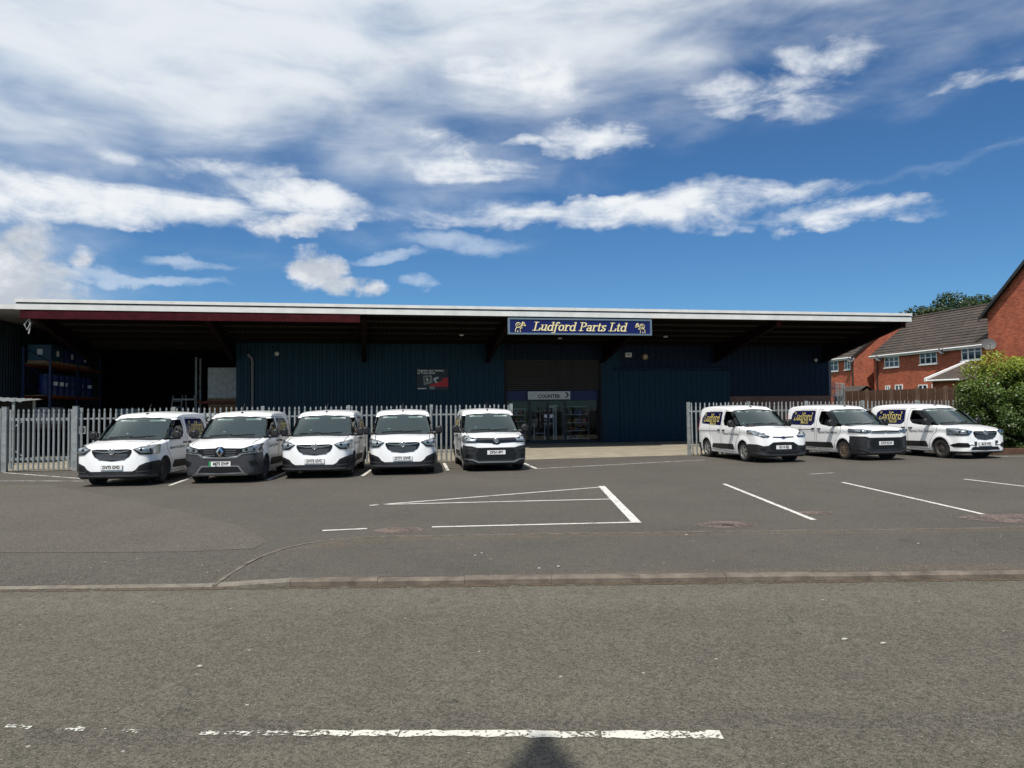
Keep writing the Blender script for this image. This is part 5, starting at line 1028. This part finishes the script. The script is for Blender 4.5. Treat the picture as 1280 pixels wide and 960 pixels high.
BERL = combo_base(rim='cover', lamp=[(.50, 1.0), (.66, 1.01), (.82, 1.035), (1.0, 1.06), (1.0, .93), (.84, .90), (.70, .895), (.56, .925)], plate_z=.57, ZT=pch([(0, .97), (.02, 1.0), (.06, 1.03), (.15, 1.065), (.4, 1.11), (.8, 1.15), (1.06, 1.175), (1.30, 1.345), (1.60, 1.565), (1.86, 1.725), (2.1, 1.80), (2.6, 1.845), (3.4, 1.86), (4.0, 1.835), (4.25, 1.795), (4.36, 1.72), (4.4, 1.60)]), feats=[
 front('chevron_line', 'chrome', sym([(0, 1.0), (.07, .965), (.52, .975), (.52, .96), (.06, .945), (0, .975)]), .024, .3), front('grille', 'blackgloss', sym([(0, .99), (.50, .975), (.50, .925), (0, .925)]), .010, .3), front('chevron_line', 'chrome', sym([(0, .955), (.07, .92), (.56, .93), (.56, .918), (.06, .905), (0, .935)]), .024, .3),
 front('bumper', 'plastic', sym([(0, .755), (.60, .755), (.74, .80), (1.1, .80), (1.1, 0), (0, 0)]), .014, .56), front('grille_mesh', 'blackgloss', sym([(0, .72), (.50, .72), (.58, .60), (.52, .40), (0, .40)]), .020, .4), ('pair', front('bumper_fold', 'plastic_grey', [(.62, .66), (.66, .70), (.80, .70), (.80, .67), (.70, .66), (.72, .42), (.66, .38), (.62, .42)], .026, .4)), front('bumper_lip', 'plastic_grey', sym([(0, .295), (.55, .30), (.72, .37), (.9, .40), (.9, .37), (.72, .33), (.56, .255), (0, .25)]), .03, .45)])

def project(me, bvh, side, lift):                # drape flat lettering (x right, y up) on a flank; side -1 left, +1 right
    for v in me.vertices:
        y, z, e = v.co.x, v.co.y, v.co.z
        h = bvh.ray_cast(Vector((side * 1.6, y, z)), Vector((-side, 0, 0)))
        x = h[0].x if h[0] is not None else side * .92
        v.co = Vector((x + side * (lift + e * .5), y, z))
def design(S):
    """all shared meshes of one kind of van: list of (name, mesh, parent name)"""
    P = []; r = S['wr']
    solid = tri(body_mesh(S)); bvh = BVHTree.FromPolygons([v.co for v in solid.vertices], [p.vertices[:] for p in solid.polygons])
    arch = MB()
    for a in S['axles']:
        for s in (-1, 1): arch.lathe([(s * .62, r + .055), (s * 1.3, r + .055)], 40, 'x', (0, a, .335))
    archm = tri(arch.mesh('arch'))
    void = boolean(tri(body_mesh(S, -.05, S['cowl'] - .05, 2.42, .70)), px_([(-1, .6), (1, .6), (1, 1.76), (-1, 1.76)], S['cowl'] - .04, 2.42), 'INTERSECT')
    win = py_(S['door_win'], -1.3, 1.3); scr = px_(sym(S['screen']), S['cowl'] - .2, S['head'] + .35)
    body = boolean(solid, archm, 'DIFFERENCE'); body = boolean(body, void, 'DIFFERENCE'); body = boolean(body, win, 'DIFFERENCE'); body = boolean(body, scr, 'DIFFERENCE')
    body.materials.clear(); body.materials.append(M['paint']); body.materials.append(M['cabin']); mi = []
    for p in body.polygons:
        d = bvh.find_nearest(p.center)[3]; mi.append(1 if (d is not None and d > .024) or p.center.z < .24 else 0)
    body.polygons.foreach_set('material_index', mi); shade(body, 28); P.append(('body', body, None))
    infl = {}
    def grown(o):
        if o not in infl: infl[o] = tri(body_mesh(S, o))
        return infl[o].copy()
    def skin(o1, o2): return boolean(grown(o1), grown(o2), 'DIFFERENCE')
    gb = grown(-.012); gbv = BVHTree.FromPolygons([v.co for v in gb.vertices], [p.vertices[:] for p in gb.polygons])
    def pane_front(half, nu=16, nv=8):
        (x0, z0), (x1, z1), (x2, z2), (x3, z3) = half; vs = []
        for j in range(nv + 1):
            t = j / nv
            for i in range(nu + 1):
                q = -1 + 2 * i / nu; a = abs(q); xb = x1 * q * 1.01; zb_ = z0 + (z1 - z0) * a - .004; xt = x2 * q * 1.01; zt_ = z3 + (z2 - z3) * a + .008; x, z = xb + (xt - xb) * t, zb_ + (zt_ - zb_) * t
                yc = gbv.ray_cast(Vector((0, S['cowl'] - .02, z + .0)), Vector((0, 1, 0)))[0]; yc = yc.y if yc is not None else S['cowl'] + .1
                for _ in range(14):
                    h = gbv.ray_cast(Vector((x, S['cowl'] - .12, z)), Vector((0, 1, 0)))[0]
                    if h is not None and abs(h.y - yc) < .34: break
                    x *= .985
                vs.append((x, h.y, z) if h is not None else (x, yc + .2, z))
        return MB().add(vs, [(j * (nu + 1) + i, j * (nu + 1) + i + 1, (j + 1) * (nu + 1) + i + 1, (j + 1) * (nu + 1) + i) for j in range(nv) for i in range(nu)]).mesh('windscreen')
    def pane_side(poly, s, nu=14, nv=5):
        y0, y1 = min(p[0] for p in poly), max(p[0] for p in poly); vs = []
        def span(y):
            zs = []
            for i in range(len(poly)):
                (a, b), (c, d_) = poly[i - 1], poly[i]
                if (a - y) * (c - y) <= 0 and abs(c - a) > 1e-9: zs.append(b + (d_ - b) * (y - a) / (c - a))
            return (min(zs), max(zs)) if zs else (1.2, 1.2)
        for i in range(nu + 1):
            y = y0 + (y1 - y0) * (.001 + .998 * i / nu); zb_, zt_ = span(y)
            for j in range(nv + 1):
                z = zb_ + (zt_ - zb_) * j / nv; h = gbv.ray_cast(Vector((s * 2, y, z)), Vector((-s, 0, 0)))[0]; xa = h.x * s if h is not None else 0; vs.append((s * max(xa, S['WF'](y) - max(0, z - S['belt']) * S['tum'] - .06), y, z))
        return MB().add(vs, [(i * (nv + 1) + j, i * (nv + 1) + j + 1, (i + 1) * (nv + 1) + j + 1, (i + 1) * (nv + 1) + j) for i in range(nu) for j in range(nv)]).mesh('cab_window')
    P.append(('windscreen', finish(pane_front(S['screen']), 'screen', True, 180), None))
    for s in (-1, 1): P.append(('cab_window', finish(pane_side(S['door_win'], s), 'sideglass', True, 180), None))
    # black surround strips of screen
    sk = skin(.004, -.03); sc = S['screen']
    fr = boolean(sk.copy(), px_(sym([(0, sc[0][1] + .0), (sc[1][0] - .01, sc[1][1] + .005), (sc[1][0] - .03, sc[1][1] - .045), (0, sc[0][1] - .05)]), S['cowl'] - .25, S['head']), 'INTERSECT'); P.append(('scuttle_panel', finish(fr, 'blackgloss'), None))
    for s in (-1, 1):
        rg = (.3, 1.3) if s > 0 else (-1.3, -.3)
        # navy livery panel in the rear side window
        pn = finish(boolean(sk.copy(), py_(S['panel'], *rg), 'INTERSECT'), 'panel_navy'); P.append(('livery_panel', pn, None))
        cx = sum(p[0] for p in S['panel']) / len(S['panel']); xs_ = [p[0] for p in S['panel']]; cx = (min(xs_) + max(xs_)) / 2
        t1 = roman_mesh('LudFord', .40, .28, .085, .04); wid = max(v.co.x for v in t1.vertices) - min(v.co.x for v in t1.vertices); k = (max(xs_) - min(xs_)) * .80 / wid
        t2 = roman_mesh('Parts Ltd', .14, .28, .10, .06)
        for t, dx, dz, kk in ((t1, 0, 1.415, k), (t2, .14, 1.225, k * .95)):
            for v in t.vertices: v.co = Vector((cx + s * (v.co.x * kk + dx), v.co.y + dz, v.co.z))
            project(t, bvh, s, .008); coat_mesh(t, M['livery_gold']); P.append(('lettering', t, len(P) - 1 if t is t1 else len(P) - 2))
        # front door with its gap, handle
        d0, d1 = S['door']; DP_ = round_poly([(d0 + .02, .92), (d0 + .02, 1.09), (1.32, 1.375), (1.60, 1.59), (1.80, 1.675), (d1 - .08, 1.68), (d1, 1.30), (d1 - .02, .62), (d1 - .12, .30), (d0 + .36, .30), (d0 + .36, .50), (d0 + .20, .78)], .05)
        def strip(poly, w):
            n = len(poly); c = []
            for i in range(n):
                a, b = Vector(poly[i - 1]), Vector(poly[(i + 1) % n]); t = (b - a).normalized(); nn = Vector((-t.y, t.x)); c.append((Vector(poly[i]) + nn * w)[:])
            return c
        area = sum(DP_[i - 1][0] * DP_[i][1] - DP_[i][0] * DP_[i - 1][1] for i in range(len(DP_))); sg_ = -1 if area > 0 else 1
        outer = py_(strip(DP_, sg_ * .012), *rg); inner = py_(DP_, *rg); sgap = boolean(boolean(boolean(boolean(grown(.0022), outer, 'INTERSECT'), inner.copy(), 'DIFFERENCE'), archm, 'DIFFERENCE'), win.copy(), 'DIFFERENCE'); P.append(('door_gap', finish(sgap, 'seam'), None))
        sld = [(d1 + .10, .62), (d1 + .13, 1.68), (3.42, 1.66), (3.30, .9), (3.22, .62), (3.20, .33), (d1 + .10, .33)]; ol = py_(strip(sld, .012), *rg); il = py_(sld, *rg)
        sg2 = boolean(boolean(grown(.0022), ol, 'INTERSECT'), il, 'DIFFERENCE'); sg2 = boolean(sg2, py_([(p[0], p[1]) for p in S['panel']], *rg), 'DIFFERENCE'); P.append(('door_gap', finish(sg2, 'seam'), None))
        ri = py_([(d1 + .2, .985), (4.2, .955), (4.2, .94), (d1 + .2, .965)], *rg); P.append(('door_rail', finish(boolean(grown(.0025), ri, 'INTERSECT'), 'seam'), None))
        # dark side moulding
        mo = round_poly([(d0 + .42, .37), (d0 + .50, .56), (d1 - .2, .55), (3.05, .53), (3.12, .38), (d1 + .1, .36)], .04); P.append(('side_moulding', finish(boolean(boolean(grown(.014), py_(mo, *rg), 'INTERSECT'), archm, 'DIFFERENCE'), 'plastic'), None))
        for yy in (d1 - .17, d1 + .17):
            h = bvh.ray_cast(Vector((s * 1.6, yy, 1.0)), Vector((-s, 0, 0)))[0]; hm = MB().bbox(h.x - .02, h.x + .035, yy - .095, yy + .095, .985, 1.03, .012).mesh('door_handle', M['plastic']); P.append(('door_handle', hm, None))
        # script along the door
        tx = text_mesh('Express Free Delivery', .125, 'CENTER', .001, .35)
        for v in tx.vertices: v.co = Vector((1.72 + s * v.co.x * .95, v.co.y + .895 + .0, 0))
        project(tx, bvh, s, .006); P.append(('lettering', coat_mesh(tx, M['livery_ink']), None))
        # mirror
        my, mz = S['mir']; bx = bvh.ray_cast(Vector((s * 1.6, my, mz - .02)), Vector((-s, 0, 0)))[0].x
        bm = bmesh.new(); bmesh.ops.create_cube(bm, size=1); bmesh.ops.bevel(bm, geom=bm.edges[:], offset=.22, segments=3, affect='EDGES')
        for v in bm.verts: v.co = Vector((s * (abs(bx) + .17) + v.co.x * .22, my + v.co.y * .17 - .02 * v.co.z, mz + .05 + v.co.z * .24))
        mm = bpy.data.meshes.new('mirror'); bm.to_mesh(mm); bm.free(); arm = MB().tube([(bx - s * .03, my + .02, mz - .04), (s * (abs(bx) + .13), my, mz - .03)], .045, 8); finish(mm, 'plastic', True, 50); P.append(('mirror', mm, None)); P.append(('mirror_arm', arm.mesh('mirror_arm', M['plastic'], True), len(P) - 1))
        # headlamp: reflector block with a glass cover
        poly = S['lamp'] if s > 0 else flip(S['lamp']); lp = finish(boolean(grown(.004), px_(poly, -.2, .62), 'INTERSECT'), 'blackgloss'); P.append(('headlamp', lp, None)); hi = len(P) - 1
        cx, cz = sum(p[0] for p in poly) / len(poly), sum(p[1] for p in poly) / len(poly); inn = [((p[0] - cx) * .8 + cx, (p[1] - cz) * .62 + cz) for p in poly]
        P.append(('reflector', finish(boolean(grown(.009), px_(inn, -.2, .62), 'INTERSECT'), 'reflector'), hi))
        for q in (-.10, .06):
            h = bvh.ray_cast(Vector((cx + q * s, -1, cz + .0)), Vector((0, 1, 0)))[0]
            if h is not None: P.append(('bulb_lens', MB().lathe([(-.016, .001), (-.016, .03), (-.005, .042), (.03, .045)], 14, 'y', (h.x, h.y, h.z), False).mesh('bulb_lens', M['blackgloss'], True), hi))
        P.append(('lamp_cover', finish(boolean(skin(.016, .012), px_(poly, -.2, .62), 'INTERSECT'), 'lamp_glass'), hi))
    # front features
    def bars(m, zs, half, lift):
        for z in zs:
            w = half * (1 - max(0, .74 - z) * 2.2); f = boolean(grown(lift), px_([(-w, z), (w, z), (w, z + .010), (-w, z + .010)], -.2, .3), 'INTERSECT'); P.append(('grille_bar', finish(f, m), None))
    for f in S['feats']:
        if isinstance(f, dict):
            me = boolean(grown(f['lift']), px_(f['poly'], f['y0'], f['y1']), 'INTERSECT'); me = boolean(me, archm, 'DIFFERENCE'); P.append((f['name'], finish(me, f['m']), None))
        elif f[0] == 'pair':
            f = f[1]
            for s in (-1, 1):
                pp = f['poly'] if s > 0 else flip(f['poly']); me = boolean(boolean(grown(f['lift']), px_(pp, f['y0'], f['y1']), 'INTERSECT'), archm, 'DIFFERENCE'); P.append((f['name'], finish(me, f['m']), None))
        elif f[0] == 'bars': bars(f[1], f[2], f[3], f[4])
        elif f[0] == 'badge':
            z, rr = f[2], f[3]; y = bvh.ray_cast(Vector((0, -1, z)), Vector((0, 1, 0)))[0].y
            if f[1] == 'round':
                b_ = MB().lathe([(.02, rr), (-.03, rr), (-.038, rr * .86), (-.03, rr * .8)], 24, 'y', (0, y, z)); P.append(('badge', b_.mesh('badge', M['chrome'], True), None)); e = MB().prism([(-rr * .5, z - rr * .2), (-rr * .15, z + rr * .15), (rr * .55, z + rr * .45), (rr * .2, z + .0), (rr * .35, z - rr * .5), (-rr * .1, z - rr * .2)], 'y', y - .042, y - .03); P.append(('badge_mark', e.mesh('badge_mark', M['silver']), len(P) - 1))
            elif f[1] == 'diamond':
                P.append(('badge', MB().lathe([(.02, rr * .95), (-.02, rr * .95), (-.03, rr * .85)], 24, 'y', (0, y, z)).mesh('badge', M['blackgloss'], True), None)); q = []
                o = [(0, rr * 1.0), (rr * .62, 0), (0, -rr * 1.0), (-rr * .62, 0)]; i_ = [(0, rr * .5), (rr * .28, 0), (0, -rr * .5), (-rr * .28, 0)]
                b_ = MB().add([(x, y - .04, z + zz) for x, zz in o] + [(x, y - .05, z + zz) for x, zz in i_] + [(x, y - .02, z + zz) for x, zz in o] + [(x, y - .02, z + zz) for x, zz in i_], [(k, (k + 1) % 4, 4 + (k + 1) % 4, 4 + k) for k in range(4)] + [(k, 8 + k, 8 + (k + 1) % 4, (k + 1) % 4) for k in range(4)] + [(4 + k, 4 + (k + 1) % 4, 12 + (k + 1) % 4, 12 + k) for k in range(4)]); P.append(('badge_mark', b_.mesh('badge_mark', M['chrome']), len(P) - 1))
            else:
                b_ = MB().lathe([(.02, rr), (-.02, rr), (-.028, rr * .8)], 24, 'y', (0, y, 0)).mesh('badge', M['sign_navy'], True)
                for v in b_.vertices: v.co.z = z + v.co.z * .42
                P.append(('badge', b_, None))
    pz = S['plate_z']; fy = min(bvh.ray_cast(Vector((x, -1, pz)), Vector((0, 1, 0)))[0].y for x in (0, .2)) - .035; S['plate_y'] = fy
    P.append(('number_plate', MB().box(-.265, .265, fy, fy + .012, pz - .06, pz + .06).mesh('number_plate', M['plate']), None)); S['plate_index'] = len(P) - 1
    P.append(('plate_holder', MB().box(-.27, .27, fy + .012, fy + .06, pz - .05, pz + .05).mesh('plate_holder', M['plastic']), None))
    # bonnet script and shut line
    tx = text_mesh('Ludford Parts Ltd', .10, 'CENTER', .001, .35)
    for v in tx.vertices:
        h = bvh.ray_cast(Vector((v.co.x + .38, .62 + v.co.y * 2.6 * -1 + 0, 3)), Vector((0, 0, -1)))[0]; v.co = Vector((h.x, h.y, h.z + .004))
    P.append(('bonnet_lettering', coat_mesh(tx, mat('faint_ink', (.45, .46, .48), .6) if 'faint_ink' not in bpy.data.materials else bpy.data.materials['faint_ink']), None))
    hd_ = [(-.74, .2), (-.70, .155), (0, .085), (.70, .155), (.74, .2), (.76, .2), (.72, .145), (0, .073), (-.72, .145), (-.76, .2)]
    P.append(('bonnet_gap', finish(boolean(grown(.0022), tri(MB().prism(hd_, 'z', .9, 1.3).mesh('p')), 'INTERSECT'), 'seam'), None))
    for s in (-1, 1):
        bp = [(s * .74, .2), (s * .76, .2), (s * .80, S['cowl'] - .02), (s * .785, S['cowl'] - .02)]; P.append(('bonnet_gap', finish(boolean(grown(.0022), tri(MB().prism(bp, 'z', .95, 1.3).mesh('p')), 'INTERSECT'), 'seam'), None))
    rf = S['ZT'](2.05); P.append(('antenna', MB().tube([(0, 2.03, rf - .01), (0, 2.05, rf + .03), (0, 2.28, rf + .26)], .012, 6, .005).cbox((0, 2.03, rf + .005), (.05, .09, .03)).mesh('antenna', M['plastic']), None))
    # wipers
    for x0, x1 in ((-.62, -.02), (-.05, .55)):
        pts = []
        for i in range(5):
            x = x0 + (x1 - x0) * i / 4; z = S['screen'][0][1] + .02 + .03 * i / 4; h = bvh.ray_cast(Vector((x, -1, z)), Vector((0, 1, 0)))[0]; pts.append((x, h.y - .02, z))
        P.append(('wiper', MB().tube(pts, .012, 5).mesh('wiper', M['blackgloss']), None))
    # cabin: dash, wheel, seats, visors
    cw = S['cowl']; P.append(('dashboard', MB().prism([(cw + .02, .71), (cw + .02, 1.10), (cw + .12, 1.15), (cw + .45, 1.13), (cw + .55, 1.02), (cw + .42, .71)], 'x', -.76, .76).mesh('dashboard', M['cabin']), None))
    st = MB(); c = Vector((-.38, cw + .66, 1.10)); pts = []
    for i in range(21): a = i * math.pi / 10; pts.append(c + Vector((.19 * math.cos(a), .19 * math.sin(a) * -.45, .19 * math.sin(a) * .89)))
    st.tube(pts, .016, 6).tube([c, c + Vector((0, -.2, -.1))], .03, 6).tube([c - Vector((.18, 0, 0)), c + Vector((.18, 0, 0))], .02, 6); P.append(('steering_wheel', st.mesh('steering_wheel', M['blackgloss'], True), None))
    for sx in (-.38, .38):
        w = .25 if sx < 0 else .36; P.append(('seat', MB().bbox(sx - w, sx + w, 2.12, 2.28, .72, 1.36, .06).bbox(sx - w, sx + w, 1.7, 2.12, .72, .86, .05).mesh('seat', M['seat'], True), None)); si = len(P) - 1
        for hx_ in ((sx,) if sx < 0 else (sx - .17, sx + .17)): P.append(('headrest', MB().bbox(hx_ - .13, hx_ + .13, 2.16, 2.27, 1.38, 1.58, .05).mesh('headrest', M['seat'], True), si))
        zt = S['screen'][3][1]; P.append(('sun_visor', MB().bbox(sx - .21, sx + .21, S['head'] - .10, S['head'] + .0, zt - .125, zt - .075, .01).mesh('sun_visor', M['visor']), None))
    # wheels and arch liners
    ty, rm = wheel_meshes(r, S['rim'])
    for a in S['axles']:
        for s in (-1, 1):
            ln = MB(); nn = 24; R1 = r + .05; vs = []
            for i in range(nn + 1):
                t = math.pi * (-.12 + 1.24 * i / nn); vs += [(s * .63, a + R1 * math.cos(t), .335 + R1 * math.sin(t)), (s * .86, a + R1 * math.cos(t), .335 + R1 * math.sin(t))]
            ln.add(vs, [(2 * i, 2 * i + 1, 2 * i + 3, 2 * i + 2) for i in range(nn)]); ln.add([(s * .63, a + R1 * math.cos(t), .335 + R1 * math.sin(t)) for t in [2 * math.pi * i / 24 for i in range(24)]], [tuple(range(24))]); P.append(('arch_liner', ln.mesh('arch_liner', M['cabin']), None))
            P.append(('wheel', ty, None, (s * .80, a, r), (0, 0, 0 if s < 0 else math.pi))); P.append(('rim', rm, len(P) - 1, (0, 0, 0), (0, 0, 0)))
    # rear lamps, rear bumper
    rb = px_([(-1.1, .0), (1.1, .0), (1.1, .52), (-1.1, .52)], S['L'] - .38, S['L'] + .2); P.append(('rear_bumper', finish(boolean(boolean(grown(.012), rb, 'INTERSECT'), archm, 'DIFFERENCE'), 'plastic'), None))
    for s in (-1, 1):
        q = [(s * .72, .95), (s * 1.1, .95), (s * 1.1, 1.5), (s * .76, 1.5)]; P.append(('tail_lamp', finish(boolean(grown(.01), px_(q, S['L'] - .16, S['L'] + .2), 'INTERSECT'), 'tail'), None))
    return P
M['tail'] = mat('tail_lamp_red', (.25, .01, .01), .2)
def place_van(S, parts, label, loc, rz, plate, steer=0.0, green=False, group='white delivery vans parked in the yard', tape=False, drop=()):
    t = thing('delivery_van', label, 'van', loc, rz, group); objs = []
    for p in parts:
        par = t if p[2] is None else objs[p[2]]; o = link(p[0], p[1], par, p[3] if len(p) > 3 else None, p[4] if len(p) > 4 else None); objs.append(o)
        if p[0] == 'wheel' and p[3][1] < 2 and steer: o.rotation_euler = (0, 0, p[4][2] + steer)
    po = objs[S['plate_index']]; fy, pz = S['plate_y'], S['plate_z']
    link('lettering', coat_mesh(text_mesh(plate, .112, 'CENTER', .0035, 0, 'lettering', .98), M['black_ink']), po, (0 if not green else .03, fy - .004, pz), (R(90), 0, 0), (.80, 1, 1))
    if green: MB().box(-.265, -.215, fy - .004, fy - .001, pz - .058, pz + .058).build('green_flash', M['plate_green'], po)
    if tape:
        MB().box(-.44, -.36, fy - .0, fy + .06, pz - .05, pz + .08).build('scuff', M['plastic_grey'], t); MB().box(.40, .52, fy + .03, fy + .10, pz - .06, pz + .10).build('scuff', M['plastic_grey'], t)
    return t
D_ = {k: design(S) for k, S in (('combo', COMBO), ('combo_w', COMBO_W), ('new', NEWC), ('kang', KANG), ('conn', CONN), ('berl', BERL))}
SS = dict(combo=COMBO, combo_w=COMBO_W, new=NEWC, kang=KANG, conn=CONN, berl=BERL)
def van_at(kind, lab, mid, ang, plate, **k):     # mid: ground point midway between the front wheels' contacts
    S = SS[kind]; a = R(ang); d = Vector((-math.sin(a), math.cos(a), 0)); p = Vector((mid[0], mid[1], 0)) - d * S['axles'][0]
    return place_van(S, D_[kind], lab, p, a, plate, **k)
LV = 'white vans in the left row before the fence'; RV = 'white vans in the right row before the fence'
van_at('combo', 'white van with black lower bumper at the left end of the row by the gate', (-9.95, 19.2), 3.5, 'DV73 GVD', group=LV, steer=.12)
van_at('kang', 'white van with grey bumper, diamond badge and green flashed plate', (-7.5, 19.7), 5, 'MJ75 EWP', green=True, group=LV)
van_at('combo', 'white van with black lower bumper in the middle of the left row', (-5.4, 20.8), 5, 'DV73 GVC', group=LV)
van_at('combo', 'white van with black lower bumper, fourth in the left row, seen head on', (-3.2, 21.6), 8, 'DY71 GWE', group=LV)
van_at('new', 'white van with full width black front band and dark bumper nearest the shop', (-.62, 22.5), 9, 'DP24 HPV', group=LV)
van_at('conn', 'white van with swept lamps and silver wheels nearest the shop in the right row', (8.5, 24.65), 11, 'EO14 EEJ', group=RV)
van_at('berl', 'white van with tall black bumper and dusty wheel covers in the right row', (12.0, 25.1), 12, 'CX70 ECW', group=RV)
van_at('combo_w', 'white van with white front bumper and steel wheels next to the hedge', (15.35, 25.3), 14, 'BL70 WFJ', group=RV, tape=True)
# bay lines between the vans
for p, q in (((212, 607), (258, 590)), ((335, 600), (356, 591)), ((453, 595), (466, 586)), ((560, 588), (555, 579)), ((655, 579), (671, 586))): pl(p, q, .1, 'line')
